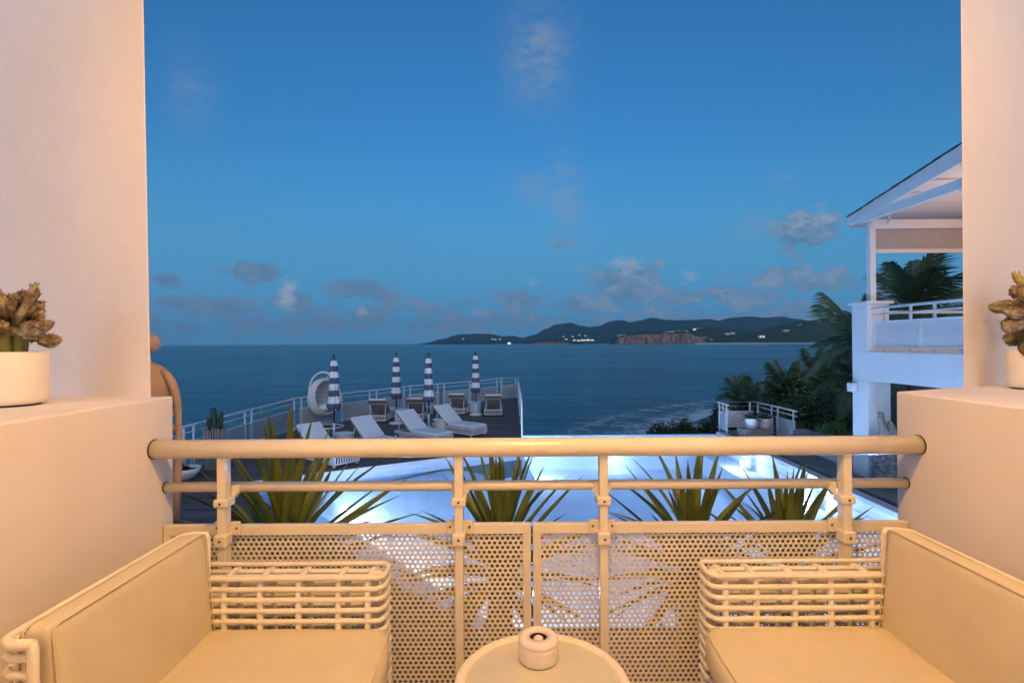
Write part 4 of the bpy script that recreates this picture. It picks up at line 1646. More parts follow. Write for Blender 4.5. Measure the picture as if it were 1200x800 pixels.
p = at(1070, 362, 17.5)
palm(p.x, p.y, -2.4, p.z, 2.2, 17, 'big palm whose crown shows behind the porch of the white house', 3, .5)
p = at(1012, 402, 15.0)
palm(p.x, p.y, -2.4, p.z, 1.9, 12, 'palm left of the house column with wind blown fronds reaching over the bay', 8, .3, -.18)
p = at(1003, 440, 19)
palm(p.x, p.y, -2.4, p.z, 1.7, 13, 'lower palm beside the house column against the dark shrubs', 14, .3)
p = at(870, 466, 25)
palm(p.x, p.y, -2.4, p.z, 1.35, 20, 'small palm behind the corner terrace railing at the left of the thicket', 18, .2)
p = at(925, 459, 27)
palm(p.x, p.y, -2.4, p.z, 1.9, 22, 'mid height palm in the thicket behind the corner terrace', 21, .3)
p = at(962, 447, 30)
palm(p.x, p.y, -2.4, p.z, 2.2, 22, 'tallest palm of the dark thicket right of the corner terrace', 26, .3)


def shrub(label, cx, cy, z0, rx, ry, h, n, leaf, mat_, seed, group=None, lumps=9, name='shrub'):
    rng = random.Random(seed)
    t = thing(name, label, 'shrub', (cx, cy, z0), 0, group)
    st = MB()
    cen = []
    for i in range(lumps):
        a = rng.uniform(0, 2*PI)
        r = math.sqrt(rng.random())*.72
        k = rng.uniform(.55, 1.0)*(1-.30*r)
        cen.append((rx*r*math.cos(a), ry*r*math.sin(a), h*k*.72, rng.uniform(.24, .42)))
        st.tube([(rx*r*.2*math.cos(a), ry*r*.2*math.sin(a), 0), (cen[-1][0]*.7, cen[-1][1]*.7, cen[-1][2]*.6), cen[-1][:3]], [.045, .03, .012], 5)
    obj('stem', st, M_TRUNK, t, local=True)
    b = MB()
    for i in range(n):
        x, y, z, s = cen[rng.randrange(lumps)]
        u = Vector((rng.gauss(0, 1), rng.gauss(0, 1), rng.gauss(0, 1))).normalized()*(rng.random()**.34)
        p = Vector((x+u.x*s*rx*1.15, y+u.y*s*ry*1.15, max(.05, z+u.z*s*h*.75)))
        nrm = (u+Vector((rng.uniform(-.8, .8), rng.uniform(-.8, .8), rng.uniform(-.2, 1.1)))).normalized()
        a = nrm.cross(Vector((rng.uniform(-1, 1), rng.uniform(-1, 1), rng.uniform(-1, 1)))).normalized()
        c = nrm.cross(a)
        l = leaf*rng.uniform(.7, 1.25)
        w = l*.42
        b.add([p-a*l*.5, p+c*w*.5+nrm*l*.08, p+a*l*.5, p-c*w*.5+nrm*l*.08], [(0, 1, 2, 3)])
    tag(obj('foliage', b, mat_, t, local=True), kind='stuff')
    return t


# low hedge past the infinity edge
for i, (px, lb) in enumerate(((779, 'left third of the low round leaved hedge past the pool edge'), (803, 'middle of the low round leaved hedge past the pool edge'), (829, 'right end of the low hedge touching the corner terrace panel'))):
    q = at(px, 480, 23.5)
    shrub(lb, q.x, q.y+.2*i, -2.4, 1.02, .9, 2.25+.04*i, 4600, .15, M_BUSH, 30+i, 'hedge shrubs past the pool edge', 16, 'hedge_shrub')
# thicket
for i, (px, d, h, rx, lb) in enumerate((
        (856, 27, 2.9, 1.3, 'dark shrub behind the left corner of the terrace railing'),
        (893, 25, 3.5, 1.5, 'dark shrub straight behind the two potted plants'),
        (925, 22.5, 3.9, 1.5, 'dark shrub behind the right arm of the corner railing'),
        (912, 31, 4.6, 1.8, 'tall dark shrub at the back of the thicket'),
        (955, 26, 4.9, 1.8, 'tall dark shrub in the thicket under the palms'),
        (988, 21, 4.3, 1.5, 'dark shrub closest to the outer column of the house'),
        (965, 18.5, 2.9, 1.1, 'dark shrub above the grey boulders'),
        (1000, 33, 5.6, 2.2, 'large dark shrub behind the house column'))):
    q = at(px, 470, d)
    shrub(lb, q.x, q.y, -2.4, rx, rx, h, 3600, .20, M_BUSH, 50+i, 'dark shrubs of the thicket', 13)
q = at(981, 480, 14.6)
shrub('bright green leafy bush between the boulders and the house column', q.x, q.y, -.4, .62, .6, 1.45, 2600, .12, M_GREEN, 71, None, 12)
for i, (px, d, r, lb) in enumerate(((942, 14.6, .26, 'left grey boulder at the foot of the green bush'), (955, 14.4, .22, 'middle grey boulder at the foot of the green bush'), (966, 14.0, .24, 'right grey boulder nearest the handrail, under the green bush'))):
    q = at(px, 500, d)
    rng = random.Random(80+i)
    b = MB().ball((q.x, q.y, .30), r*1.25, 12, 8, (1.15, .9, .8), .16, rng)
    o = solo('boulder', b, M_ROCK, lb, 'boulder', 'boulders by the green bush', smooth=False)
    b2 = MB().ball((q.x+.03, q.y+.05, .05), r*1.4, 10, 7, (1.2, 1, .8), .16, rng)


def terrace_pots():
    # squat stump table with two white pots
    b = MB()
    rng = random.Random(6)
    c = Vector((7.48, 16.35, 0))
    t = thing('wood_stump', 'pale weathered wood block carrying the two white pots', 'stump', c)
    obj('core', MB().span((c.x-.40, c.y-.28, 0), (c.x+.40, c.y+.28, .31)), M_STUMP, t, bevel=.02)
    for i in range(14):
        x = c.x-.42+i*.0646
        obj('slat', MB().span((x-.028, c.y-.315, .0), (x+.028, c.y-.285, .31+rng.uniform(-.015, .012))), M_STUMP, t)
    for i, (px, lb, lb2) in enumerate(((880.5, 'left of the two white pots on the wood block', 'spiky dark plant in the left white pot'), (896, 'right of the two white pots on the wood block', 'spiky dark plant in the right white pot'))):
        x = at(px, 495, 16.35).x
        p = thing('white_pot', lb, 'pot', (x, 16.35, .312), 0, 'white pots on the wood block')
        obj('pot', MB().lathe([(.13, 0), (.15, .02), (.195, .28), (.205, .31), (.185, .31), (.17, .25), (.0, .25)], 24, cap1=False), M_POT, p, smooth=True, local=True)
        q = thing('potted_plant', lb2, 'plant', (x, 16.35, .56))
        for k in range(34):
            a = rng.uniform(0, 2*PI)
            l = rng.uniform(.22, .42)
            o = obj('leaf', LV2[k % 3], None, q, local=True)
            o.matrix_local = aim(Vector((math.cos(a)*.06, math.sin(a)*.06, 0)), Vector((math.cos(a), math.sin(a), rng.uniform(.2, 2.2))), rng.uniform(-.4, .4)) @ Matrix.Diagonal((l, .9, 1, 1)).to_4x4()


LV2 = [blade_mesh(1.0, .07, dr, 5, .3) for dr in (.02, .08, .2)]
for m in LV2:
    m.materials.append(M_SUCC)
terrace_pots()

# ================================================================== BALCONY
XL, XR, DW = -1.24, 1.404, 1.926
WT = FL+1.173                  # top of the low side walls


def balcony_shell():
    struct('balcony_floor', MB().span((-3.2, -2.0, FL-.25), (3.2, 1.97, FL)), mat('floor_tile', (0.68, 0.62, 0.54), 0.5, var=.15, vscale=2))
    struct('building_base', MB().span((-3.2, -2.0, -2.5), (3.2, 1.93, FL-.251)), M_WHITEWALL)
    struct('balcony_ceiling', MB().span((-1.42, -2.0, FL+2.75), (1.55, 1.88, FL+2.95)), M_PLASTER)
    struct('house_back_wall', MB().span((-1.42, -2.2, FL), (1.55, -2.001, FL+3.2)), M_PLASTER)
    # low side walls: solid parapets whose far end is cut at a slight angle
    solo('balcony_parapet', MB().prism([(XL, -2.0), (XL, DW), (-1.292, 1.905), (-1.80, 2.016), (-3.0, 2.25), (-3.0, -2.0)], FL+.001, WT), M_PLASTER,
         'low cream plaster side wall left of the balcony carrying the white cactus pot', 'wall', bevel=.006)
    solo('balcony_parapet', MB().prism([(XR, -2.0), (XR, DW), (1.80, 2.105), (2.16, 2.216), (3.0, 2.45), (3.0, -2.0)], FL+.001, WT), M_PLASTER,
         'low cream plaster side wall right of the balcony where the rails end', 'wall', bevel=.006)
    # tall walls standing on the parapets, faces turned slightly toward the balcony
    k = .008
    b = MB()
    b.prism([(-1.302, 1.900), (-1.66, 2.28), (-3.1, 2.60), (-3.1, 2.32), (-1.80, 2.016)], WT-.05, FL+3.2)
    for i, v in enumerate(b.v):
        if v[2] > WT+.5 and v[0] > -1.6:
            b.v[i] = (v[0]-.030, v[1], v[2])
    solo('tall_wall', b, M_PLASTER, 'tall pinkish plaster wall rising at the left edge of the view', 'wall', bevel=.008)
    b = MB().prism([(1.810, 2.112), (2.14, 2.45), (3.1, 2.75), (3.1, 2.50), (2.16, 2.216)], WT-.05, FL+3.2)
    solo('tall_wall', b, M_PLASTER, 'tall plaster wall at the right edge, lit warm near the top', 'wall', bevel=.008)


balcony_shell()


def ceiling_lamp(x, y, power, label, r=.05, color=WARM):
    z = FL+2.75
    t = thing('ceiling_lamp', label, 'lamp', (x, y, z))
    obj('housing', MB().lathe([(.09, -.05), (.09, 0)], 24), M_METALW, t, local=True, smooth=False)
    obj('lens', MB().lathe([(.07, -.056), (.07, -.051)], 24), M_WARMLENS, t, local=True)
    lamp('lamp_light', (x, y, z-.13), power, color, r)


LAMP_MAIN = 33.0
ceiling_lamp(.10, .80, LAMP_MAIN, 'ceiling lamp above the round table, out of the picture', .05)
ceiling_lamp(.10, -.75, 7.0, 'ceiling lamp near the back wall, out of the picture', .05)
ceiling_lamp(-1.33, .55, 1.3, 'ceiling lamp above the left parapet, out of the picture', .05)
ceiling_lamp(1.50, 1.05, 5.5, 'ceiling lamp above the right parapet, out of the picture', .05)


def balcony_railing():
    t = thing('balcony_railing', 'warm lit balcony railing with thick handrail, slim lower rail and perforated panels', 'railing', (.08, 1.85, FL))
    zr, dr = at(600, 523.7, 1.82).z, 1.82
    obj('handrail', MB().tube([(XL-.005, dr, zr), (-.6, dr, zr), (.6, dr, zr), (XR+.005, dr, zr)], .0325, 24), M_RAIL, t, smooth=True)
    for x in (XL, XR):
        s = 1 if x < 0 else -1
        fl_ = MB().tube([(x+s*.0005, dr, zr), (x+s*.004, dr, zr)], .0345, 24)
        obj('rail_gasket', fl_, M_BLACK, t)
    zm, dm = at(600, 568.0, 1.88).z, 1.88
    obj('mid_rail', MB().tube([(XL-.005, dm, zm), (0, dm, zm), (XR+.005, dm, zm)], .018, 16), M_RAIL, t, smooth=True)
    for x in (XL, XR):
        s = 1 if x < 0 else -1
        obj('rail_gasket', MB().tube([(x+s*.0005, dm, zm), (x+s*.004, dm, zm)], .0195, 18), M_BLACK, t)
    zp1 = at(600, 612.0, 1.872).z
    zp0 = FL+.06
    yp = 1.872
    # posts: flat bars, narrow side toward the balcony
    posts = []
    for px in (263, 538, 706.5, 989):
        x = at(px, 570, 1.83).x
        posts.append(x)
        obj('post', MB().span((x-.0145, 1.808, FL+.002), (x+.0145, 1.848, zr-.02)), M_RAIL, t, bevel=.003)
        # collar on the mid rail
        br = MB()
        br.span((x-.025, 1.802, zm-.053), (x+.025, 1.858, zm-.024))
        obj('rail_bracket', br, M_RAIL, t, bevel=.006)
        for s in (-1, 1):
            g = MB()
            g.add([(x+s*.014, 1.85, zm-.04), (x+s*.014, 1.85, zm+.012), (x+s*.050, 1.872, zm+.012), (x+s*.040, 1.872, zm-.006),
                   (x+s*.014, 1.89, zm-.04), (x+s*.014, 1.89, zm+.012), (x+s*.050, 1.89, zm+.012), (x+s*.040, 1.89, zm-.006)],
                  [(0, 1, 2, 3), (4, 7, 6, 5), (0, 4, 5, 1), (1, 5, 6, 2), (2, 6, 7, 3), (3, 7, 4, 0)] if s > 0 else [(3, 2, 1, 0), (5, 6, 7, 4), (1, 5, 4, 0), (2, 6, 5, 1), (3, 7, 6, 2), (0, 4, 7, 3)])
            obj('rail_gusset', g, M_RAIL, t)
        cl = MB().span((x-.045, 1.846, zp1-.030), (x+.045, 1.856, zp1+.018))
        obj('panel_clamp', cl, M_RAIL, t, bevel=.003)
        cp = MB().span((x-.022, 1.798, zp1-.056), (x+.022, 1.8455, zp1-.014))
        obj('clamp_collar', cp, M_RAIL, t, bevel=.005)
        for sx, yy, zz in ((0, 1.7975, zp1-.034), (-.034, 1.8455, zp1-.004), (.034, 1.8455, zp1-.004), (0, 1.8015, zm-.038)):
            obj('screw', MB().tube([(x+sx, yy, zz), (x+sx, yy-.002, zz)], .0042, 8), M_SCREW, t)
    # two framed perforated panels
    pitch = .0188
    rh = .0058
    for (xa, xb) in ((at(193, 618, yp).x, at(622, 618, yp).x), (at(624.2, 618, yp).x, at(1062, 618, yp).x)):
        xa = max(xa, XL+.004)
        xb = min(xb, XR-.004)
        fw = .029
        obj('panel_frame_bar', MB().span((xa, yp-.012, zp1-.036), (xb, yp+.012, zp1)), M_RAIL, t, bevel=.0025)
        obj('panel_frame_bar', MB().span((xa, yp-.012, zp0), (xb, yp+.012, zp0+.036)), M_RAIL, t, bevel=.0025)
        obj('panel_stile', MB().span((xa, yp-.0118, zp0+.0361), (xa+fw, yp+.0118, zp1-.0361)), M_RAIL, t, bevel=.0025)
        obj('panel_stile', MB().span((xb-fw, yp-.0118, zp0+.0361), (xb, yp+.0118, zp1-.0361)), M_RAIL, t, bevel=.0025)
        b = MB()
        rowh = pitch*.8660254
        R6 = pitch/math.sqrt(3)
        nx = int((xb-xa-.02)/pitch)+1
        nz = int((zp1-zp0-.03)/rowh)+1
        outer, inner = [], []
        for k in range(12):
            a = PI/6+k*PI/6
            ro = R6 if k % 2 == 0 else R6*.8660254
            outer.append((ro*math.cos(a), ro*math.sin(a)))
            inner.append((rh*math.cos(a), rh*math.sin(a)))
        vs, fs = [], []
        th = .0012
        for j in range(nz):
            z = zp1-.022-j*rowh
            for i in range(nx):
                x = xa+.014+i*pitch+(pitch/2 if j % 2 else 0)
                if x > xb-.010:
                    continue
                o = len(vs)
                vs += [(x+p[0], yp-th, z+p[1]) for p in outer]+[(x+p[0], yp-th, z+p[1]) for p in inner]
                vs += [(x+p[0], yp+th, z+p[1]) for p in inner]+[(x+p[0], yp+th, z+p[1]) for p in outer]
                for k in range(12):
                    k2 = (k+1) % 12
                    fs += [(o+k, o+k2, o+12+k2, o+12+k), (o+12+k, o+12+k2, o+24+k2, o+24+k), (o+24+k, o+24+k2, o+36+k2, o+36+k)]
        b.v, b.f = vs, fs
        obj('perforated_sheet', b, M_RAIL, t)


balcony_railing()


# ------------------------------------------------------------------ rattan armchairs
def cushion_mesh(dx, dy, dz, r, puff=(0, 0, 0), n=14, seed=0, wr=.0045):
    """rounded box, slightly inflated; local, centred"""
    half = Vector((dx/2, dy/2, dz/2))
    b = MB()
    def pt(p):
        q = Vector((p[0]*half.x, p[1]*half.y, p[2]*half.z))
        c = Vector([max(-(half[i]-r), min(half[i]-r, q[i])) for i in range(3)])
        d = q-c
        if d.length > 1e-9:
            q = c+d.normalized()*r
        bl = [(1-abs(p[i])**2.4) for i in range(3)]
        q.x += puff[0]*p[0]*bl[1]*bl[2]
        q.y += puff[1]*p[1]*bl[0]*bl[2]
        q.z += puff[2]*p[2]*bl[0]*bl[1]
        w = noise.noise(Vector((q.x*5+seed, q.y*5, q.z*5)))*wr
        return q+q.normalized()*w
    ts = [math.copysign(abs(-1+2*i/n)**.62, -1+2*i/n) for i in range(n+1)]
    for ax in range(3):
        for s in (-1, 1):
            vs = []
            for i in range(n+1):
                for j in range(n+1):
                    p = [0, 0, 0]
                    p[ax] = s
                    p[(ax+1) % 3] = ts[i]
                    p[(ax+2) % 3] = ts[j]
                    vs.append(pt(p))
            fs = [(i*(n+1)+j, (i+1)*(n+1)+j, (i+1)*(n+1)+j+1, i*(n+1)+j+1) for i in range(n) for j in range(n)]
            b.add(vs, fs if s > 0 else [f[::-1] for f in fs])
    me = b.mesh('cushion', True)
    bm = bmesh.new()
    bm.from_mesh(me)
    bmesh.ops.remove_doubles(bm, verts=bm.verts, dist=1e-5)
    bm.to_mesh(me)
    bm.free()
    return me


def rrect(x0, y0, x1, y1, r, k=4):
    pts = []
    for cx, cy, a0 in ((x1-r, y1-r, 0), (x0+r, y1-r, 90), (x0+r, y0+r, 180), (x1-r, y0+r, 270)):
        for i in range(k+1):
            a = R(a0+90*i/k)
            pts.append((cx+r*math.cos(a), cy+r*math.sin(a)))
    return pts


def share(name, me, parent, loc=(0, 0, 0)):
    o = bpy.data.objects.new(name, me)
    C.objects.link(o)
    o.parent = parent
    o.location = loc
    return o


def armchair(label):
    """local: faces +x; arms at y = +-.335; floor at z=0"""
    t = thing('rattan_armchair', label, 'armchair')
    rng = random.Random(12)
    # arms
    def jl(pts, z, a=.0012):
        return [(x+rng.uniform(-a, a), y+rng.uniform(-a, a), z+rng.uniform(-a, a)) for x, y in pts]
    for s in (-1, 1):
        y0, y1 = (.280, .390) if s > 0 else (-.390, -.280)
        k = 0
        z = .055
        while z < .625:
            p = rrect(-.36, y0, .350, y1, .030, 5)
            long = []
            for i in range(len(p)):
                a, b_ = p[i], p[(i+1) % len(p)]
                m = 6 if math.hypot(b_[0]-a[0], b_[1]-a[1]) > .2 else 1
                long += [(a[0]+(b_[0]-a[0])*q/m, a[1]+(b_[1]-a[1])*q/m) for q in range(m)]
            o = obj('arm_cane', MB().tube(jl(long, z), 0.0084, 8, closed=True), M_RATTAN, t, smooth=True, local=True)
            z += .0335
        for y in (y0+.036, y1-.036):
            obj('top_cane', MB().tube([(-.34, y, .613), (-.1, y, .615), (.1, y, .6145), (.325, y, .613)], 0.0084, 8), M_RATTAN, t, smooth=True, local=True)
        for x in (-.274, -.154, -.034, .086, .206, .300):
            xx = x+rng.uniform(-.004, .004)
            h = .616
            yi, yo = y0+.004, y1-.004
            pts = [(xx, yi, .0), (xx, yi, .3), (xx, yi, h-.02), (xx, yi+.012, h-.003), (xx, yi+.03, h+.003), (xx, yo-.03, h+.003), (xx, yo-.012, h-.003), (xx, yo, h-.02), (xx, yo, .3), (xx, yo, .0)]
            obj('arm_rib', MB().tube(pts, .0105, 8), M_RATTAN, t, smooth=True, local=True)
        # ribs round the rounded front end
        obj('arm_rib', MB().tube([(.344, (y0+y1)/2, .0), (.344, (y0+y1)/2, .59), (.330, (y0+y1)/2, .612), (.30, (y0+y1)/2, .616)], .0105, 8), M_RATTAN, t, smooth=True, local=True)
    # front of the seat
    z = .055
    while z < .35:
        obj('front_cane', MB().tube([(.33, -.28, z), (.348, -.15, z), (.355, 0, z), (.348, .15, z), (.33, .28, z)], 0.0084, 8), M_RATTAN, t, smooth=True, local=True)
        z += .0335
    for y in (-.16, 0, .16):
        obj('front_rib', MB().tube([(.344, y, 0), (.344, y, .335), (.32, y, .345)], .0105, 8), M_RATTAN, t, smooth=True, local=True)
    # back: canes wrap from arm to arm
    z = .055
    while z < .745:
        e = .385 if z < .62 else .305
        pts = [(-.215, e), (-.262, e), (-.281, e-.012), (-.287, e-.03), (-.287, .15), (-.287, .0), (-.287, -.15), (-.287, .03-e), (-.281, .012-e), (-.262, -e), (-.215, -e)]
        obj('back_cane', MB().tube(jl(pts, z), 0.0084, 8), M_RATTAN, t, smooth=True, local=True)
        z += .0335
    for y in (-.27, -.18, -.09, 0, .09, .18, .27):
        obj('back_rib', MB().tube([(-.284, y, 0), (-.286, y, .74), (-.282, y, .757)], .0105, 8), M_RATTAN, t, smooth=True, local=True)
    e = .305
    top = [(-.215, e), (-.262, e), (-.281, e-.012), (-.287, e-.03), (-.287, .15), (-.287, 0), (-.287, -.15), (-.287, .03-e), (-.281, .012-e), (-.262, -e), (-.215, -e)]
    obj('top_rail', MB().tube([(x, y, .754) for x, y in top], .0115, 8), M_RATTAN, t, smooth=True, local=True)
    for s in (-1, 1):
        obj('back_rib', MB().tube([(-.215, s*.305, .3), (-.215, s*.305, .6), (-.216, s*.305, .745), (-.222, s*.303, .757)], .0105, 8), M_RATTAN, t, smooth=True, local=True)
    obj('seat_deck', MB().span((-.35, -.25, .33), (.33, .25, .352)), M_RATTAN, t, local=True)
    sc = obj('seat_cushion', cushion_mesh(.595, .555, .125, .030, (.030, 0, .012), 16, 1), M_CUSHION, t, smooth=True)
    sc.location = (.0725, 0, .413)
    bc = obj('back_cushion', cushion_mesh(.066, .555, .40, .018, (.012, 0, .003), 16, 4), M_CUSHION, t, smooth=True)
    bc.location = (-.218, 0, .574)
    ORG[bc.name] = Matrix()
    ORG[sc.name] = Matrix()
    pp = [(.0325, a, b) for a, b in rrect(-.2745, -.197, .2745, .197, .02, 3)]
    obj('piping', MB().tube(pp, .0022, 6, closed=True), M_CUSHION, bc, smooth=True, local=True)
    pp = [(-.0325, a, b) for a, b in rrect(-.2745, -.197, .2745, .197, .02, 3)]
    obj('piping', MB().tube(pp, .0022, 6, closed=True), M_CUSHION, bc, smooth=True, local=True)
    for zz in (.050, -.050):
        pp = [(a, b, zz) for a, b in rrect(-.2965, -.2765, .2965, .2765, .03, 3)]
        q = []
        for i in range(len(pp)):
            a, b = Vector(pp[i]), Vector(pp[(i+1) % len(pp)])
            m = 10 if (b-a).length > .2 else 1
            for k in range(m):
                p = a+(b-a)*k/m
                if p.x > .288:
                    p.x += .027*(1-abs(p.y/.2775)**2.4)*.45
                q.append(p)
        obj('piping', MB().tube(q, .0022, 6, closed=True), M_CUSHION, sc, smooth=True, local=True)
    bc.rotation_euler = (0, R(-5), 0)
    return t


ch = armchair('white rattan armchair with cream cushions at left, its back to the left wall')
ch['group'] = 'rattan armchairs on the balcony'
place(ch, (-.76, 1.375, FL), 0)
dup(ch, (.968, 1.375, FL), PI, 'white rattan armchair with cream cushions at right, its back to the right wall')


def round_table():
    d0 = 1.349
    c = Vector(((633-600)*d0/F, d0, FL))
    t = thing('round_table', 'small round side table with frosted glass top between the armchairs', 'table', c)
    zt = .50
    pr = [(.200, zt-.045), (.222, zt-.040), (.227, zt-.022), (.225, zt-.008), (.218, zt-.001), (.208, zt), (.199, zt-.003), (.197, zt-.012), (.19, zt-.03)]
    obj('rim', MB().lathe(pr, 72, cap0=False, cap1=False), M_RATTAN, t, smooth=True, local=True)
    obj('glass_top', MB().lathe([(.1975, zt-.016), (.1975, zt-.008)], 72), M_GLASS, t, local=True)
    n = 30
    for j in range(14):
        z = .03+j*.031
        obj('hoop', MB().tube([(.19*math.cos(2*PI*i/n), .19*math.sin(2*PI*i/n), z) for i in range(n)], .0094, 6, closed=True), M_RATTAN, t, smooth=True, local=True)
    for j in range(10):
        a = 2*PI*j/10
        obj('rib', MB().tube([(.186*math.cos(a), .186*math.sin(a), 0), (.186*math.cos(a), .186*math.sin(a), zt-.03)], .0105, 6), M_RATTAN, t, smooth=True, local=True)
    # candle holder standing on it
    q = on(631, 771, FL+zt-.008)
    k = thing('ashtray', 'round cream ceramic ashtray with a central hole on the glass table', 'ashtray', (q.x, q.y, FL+zt-.0078))
    pr = [(.050, 0), (.0545, .004), (.0555, .012), (.0555, .040), (.0545, .046), (.0535, .048), (.0545, .050), (.0545, .056), (.051, .063), (.043, .066), (.026, .0645), (.0255, .061), (.0245, .058)]
    obj('body', MB().lathe(pr, 56, cap1=False), M_CERAMIC, k, smooth=True, local=True)
    obj('well', MB().lathe([(.0243, .0585), (.024, .03), (0, .03)], 28, cap0=False, cap1=False), M_SCREW, k, local=True, smooth=False)  # hole lined in a dark colour that stands for the shade inside
    obj('knob', MB().lathe([(.012, .030), (.0145, .050), (.013, .058), (.007, .0625), (0, .063)], 24, cap1=False), M_CERAMIC, k, smooth=True, local=True)


round_table()


# ------------------------------------------------------------------ potted crested cacti on the side walls
def crest_lobe(b, rng, base, d, L, w, th, n=12):
    """fleshy ribbed, fan-like lobe growing from base along d"""
    d = d.normalized()
    side = d.cross(Vector((rng.uniform(-1, 1), rng.uniform(-1, 1), rng.uniform(-.4, .4)))).normalized()
    nrm = d.cross(side)
    m = 22
    vs = []
    for i in range(n):
        f = i/(n-1)
        club = max(.08, math.sin(PI*(.14+.84*f)))**.55
        ww = w*club*(.75+.35*f)
        tt = th*club*1.15
        bend = nrm*(.25*L*math.sin(f*2.2))
        for j in range(m):
            a = 2*PI*j/m
            rib = 1+.17*math.cos(8*a+f*1.5)+.04*math.sin(f*30)+rng.uniform(-.03, .03)
            vs.append(base+d*L*f+bend+side*ww*math.cos(a)*rib+nrm*tt*math.sin(a)*rib)
    tip = base+d*L*1.03+nrm*(.25*L*math.sin(2.25))
    fs = [(i*m+j, i*m+(j+1) % m, (i+1)*m+(j+1) % m, (i+1)*m+j) for i in range(n-1) for j in range(m)]
    o = len(vs)
    vs.append(tip)
    fs += [((n-1)*m+j, (n-1)*m+(j+1) % m, o) for j in range(m)]
    b.add(vs, fs)
    return vs


def spikes(b, rng, vs, k, l):
    c = sum((Vector(v) for v in vs), Vector())/len(vs)
    for i in range(k):
        p = Vector(vs[rng.randrange(len(vs))])
        d = (p-c).normalized()+Vector((rng.uniform(-.4, .4), rng.uniform(-.4, .4), rng.uniform(-.4, .4)))
        d.normalize()
        s = d.cross(Vector((0, .3, 1))).normalized()*.0011
        b.add([p-s, p+s, p+d*l], [(0, 1, 2)])


def potted(c, r, h, lab_pot, lab_cac, seed, stems, lobes, tips, K=1.0):
    rng = random.Random(seed)
    t = thing('white_planter', lab_pot, 'pot', c)
    pr = [(r*.80, .006), (r*.93, .010), (r*.985, .022), (r, .04), (r, h-.004), (r-.003, h), (r-.009, h), (r-.012, h-.015), (r-.012, h-.025), (0, h-.022)]
    obj('pot', MB().lathe(pr, 48, cap1=False), M_POT, t, local=True, smooth=True)
    obj('foot_ring', MB().lathe([(r*.78, .0005), (r*.78, .008)], 32), M_BLACK, t, local=True)
    obj('soil', MB().lathe([(r-.0125, h-.024), (0, h-.016)], 32, cap1=False), M_SOIL, t, local=True)
    q = thing('crested_cactus', lab_cac, 'cactus', (c[0], c[1], c[2]+h-.02))
    q.scale = (K, K, K)
    for (x, y, hh, rr) in stems:
        b = MB()
        m = 10
        pts = [(x, y, 0), (x*1.1, y*1.1, hh*.5), (x*1.2, y*1.2, hh)]
        b.tube(pts, [rr, rr*1.1, rr], 8)
        obj('stem', b, M_STEMG, q, local=True, smooth=False)
    sp = MB()
    for (x, y, z, dx, dy, dz, L, w, th) in lobes:
        b = MB()
        vs = crest_lobe(b, rng, Vector((x, y, z)), Vector((dx, dy, dz)), L, w, th)
        obj('lobe', b, M_CREST, q, local=True, smooth=True)
        spikes(sp, rng, vs, 60, .007)
    for (x, y, z, dx, dy, dz, L, w, mm) in tips:
        b = MB()
        d = Vector((dx, dy, dz)).normalized()
        pts = [Vector((x, y, z))+d*L*f+Vector((rng.uniform(-.002, .002), 0, 0)) for f in (0, .25, .5, .75, 1, 1.06)]
        b.tube(pts, [w*.8, w, w*1.05, w*1.02, w*.9, w*.4], 7)
        obj('lobe', b, mm, q, local=True, smooth=True)
        spikes(sp, rng, b.v, 60, .005)
    tag(obj('spines', sp, M_SPINE, q, local=True), kind='stuff')


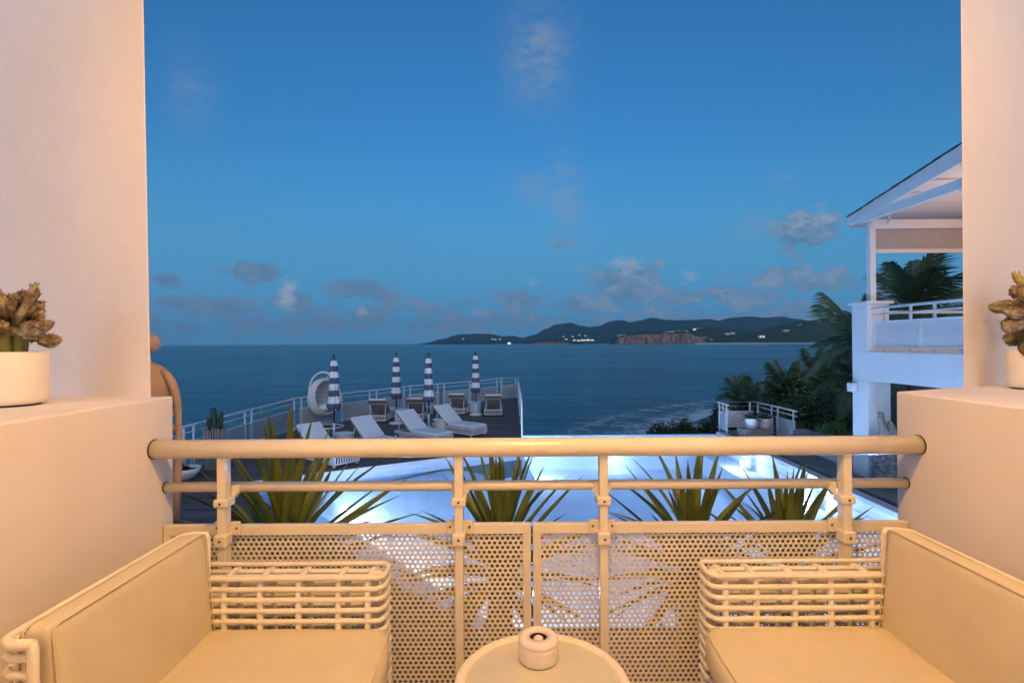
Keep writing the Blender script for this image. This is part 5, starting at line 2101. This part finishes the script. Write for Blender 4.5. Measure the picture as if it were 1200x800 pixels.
def both_cacti():
    q = on(11, 475, WT)
    rng = random.Random(3)
    lob = []
    for i in range(38):
        a = rng.uniform(0, 2*PI)
        z = rng.uniform(.035, .125)
        rr = .012+.038*rng.random()*(1.25-z*5)
        lob.append((rr*math.cos(a), rr*math.sin(a), z, math.cos(a), math.sin(a)*.8, rng.uniform(-.15, .85), rng.uniform(.026, .045), rng.uniform(.011, .019), rng.uniform(.007, .011)))
    lob += [(.02, -.03, .09, .15, -.3, 1, .06, .022, .011), (-.02, -.03, .10, -.3, -.3, 1, .06, .022, .011), (.045, -.02, .07, 1, -.3, .12, .045, .014, .010), (.05, -.03, .055, 1, -.3, .05, .045, .014, .010), (.0, -.04, .075, .1, -1, .3, .04, .03, .014)]
    potted((q.x, q.y, WT), .098, .168, 'white round pot on the left parapet holding a brown crested cactus', 'brownish crested cactus with one finger sticking up, on the left parapet', 31,
           [(-.02, -.02, .06, .014), (.012, -.02, .06, .013), (.035, -.012, .06, .012), (.0, .02, .06, .013)], lob,
           [(.045, -.03, .075, .55, -.05, 1.0, .090, .0085, M_CREST), (.060, 0, .055, .25, 0, 1, .05, .008, M_CREST)], 1.42)
    c = (1.965, 1.99)
    rng = random.Random(8)
    lob = []
    for i in range(12):
        a = rng.uniform(0, 2*PI)
        z = rng.uniform(.02, .15)
        rr = .02+.03*rng.random()
        lob.append((rr*math.cos(a), rr*math.sin(a), z, math.cos(a), math.sin(a)*.8, rng.uniform(-.6, .4), rng.uniform(.035, .06), rng.uniform(.018, .028), rng.uniform(.010, .014)))
    lob += [(-.03, -.02, .09, -1, -.2, .05, .065, .024, .012), (-.03, -.02, .06, -1, -.2, -.25, .07, .024, .012), (-.025, -.03, .03, -.8, -.2, -.7, .06, .022, .012), (-.03, -.02, .12, -1, -.2, .35, .055, .022, .012), (-.02, -.03, .01, -.7, -.3, -.9, .055, .020, .012)]
    potted((c[0], c[1], WT), .076, .150, 'white round pot cut by the right edge of the view on the right parapet', 'crested cactus with upper tips coloured lamp-lit yellow at the right edge on the right parapet', 37,
           [(-.01, -.02, .07, .014), (.02, 0, .07, .014), (.0, .02, .08, .014)], [(x, y, z+.035, a, b, cc, L, w, th) for (x, y, z, a, b, cc, L, w, th) in lob],
           [(-.015, -.02, .165, -.75, 0, .85, .075, .011, M_CRESTLIT), (-.005, -.02, .175, -.1, 0, 1, .085, .012, M_CRESTLIT), (.02, -.02, .165, .5, 0, 1, .08, .012, M_CRESTLIT), (.0, -.03, .15, -.3, -.5, .8, .06, .012, M_CRESTLIT)], 1.35)


both_cacti()


# ------------------------------------------------------------------ clay figure behind the left parapet
def clay_figure():
    d = 2.45
    hc = at(174.5, 402, d)
    t = thing('clay_figure', 'terracotta figure with ball head and looped arm behind the left wall', 'sculpture', (hc.x, d, FL-1.0))
    obj('head', MB().ball(hc, .046, 24, 16), M_TERRA, t, smooth=True)
    s = at(176, 424, d)
    obj('neck', MB().lathe([(.040, -.035), (.034, -.015), (.018, .0), (.012, .02), (.014, .05)], 20, (s.x-.012, d, s.z)), M_TERRA, t, smooth=True)
    # torso: rounded shell narrowing downward
    sh = at(178, 424, d)
    prof = []
    b = MB()
    rows_ = [(0, .05, .03), (-.012, .085, .05), (-.028, .112, .065), (-.060, .136, .08), (-.105, .150, .085), (-.16, .146, .085), (-.22, .140, .085), (-.4, .135, .08), (-.75, .14, .10), (-1.35, .18, .13)]
    n = 24
    vs = []
    for dz, rx, ry in rows_:
        for j in range(n):
            a = 2*PI*j/n
            vs.append((sh.x-.055+rx*math.cos(a), d+ry*math.sin(a), sh.z+dz))
    fs = [(i*n+j, (i+1)*n+j, (i+1)*n+(j+1) % n, i*n+(j+1) % n) for i in range(len(rows_)-1) for j in range(n)]
    fs.append(tuple(range(n)))
    b.add(vs, fs)
    obj('torso', b, M_TERRA, t, smooth=True)
    # arm: a strap that leaves the shoulder, bows out and runs down, joined to the body by bridges
    px = [(192, 434), (197, 439), (202, 447), (205.5, 455), (207.5, 462), (209.5, 472), (210.5, 484), (211, 500), (211, 516), (210.5, 540), (209, 570), (206, 610)]
    pts = [at(x-1.5, y, d-.02) for x, y in px]
    arm = MB()
    rr = [.012, .018, .02, .019, .018, .0155, .014, .014, .014, .016, .018, .02]
    arm.tube(pts, rr, 12)
    obj('arm', arm, M_TERRA, t, smooth=True)
    for y0, y1 in ((479, 487), (497, 504), (521, 530)):
        a, c = at(199, (y0+y1)/2, d-.01), at(211, (y0+y1)/2, d-.01)
        obj('bridge', MB().box((a+c)/2, (c.x-a.x, .03, (y1-y0)*d/F)), M_TERRA, t, bevel=.004)


clay_figure()


# ------------------------------------------------------------------ sea air: thin even haze round everything
def haze():
    m = bpy.data.materials.new('sea_haze')
    m.use_nodes = True
    nt = m.node_tree
    nt.nodes.remove(nt.nodes['Principled BSDF'])
    v = nt.nodes.new('ShaderNodeVolumePrincipled')
    v.inputs['Color'].default_value = (0.46, 0.80, 1.0, 1)
    v.inputs['Density'].default_value = HAZE
    nt.links.new(v.outputs[0], nt.nodes['Material Output'].inputs['Volume'])
    S = 15200.0
    o = struct('haze', MB().span((-S, -400, SEA-8), (S, S, 560)), m, kind='stuff')
    return o


HAZE = 4.6e-5
haze()
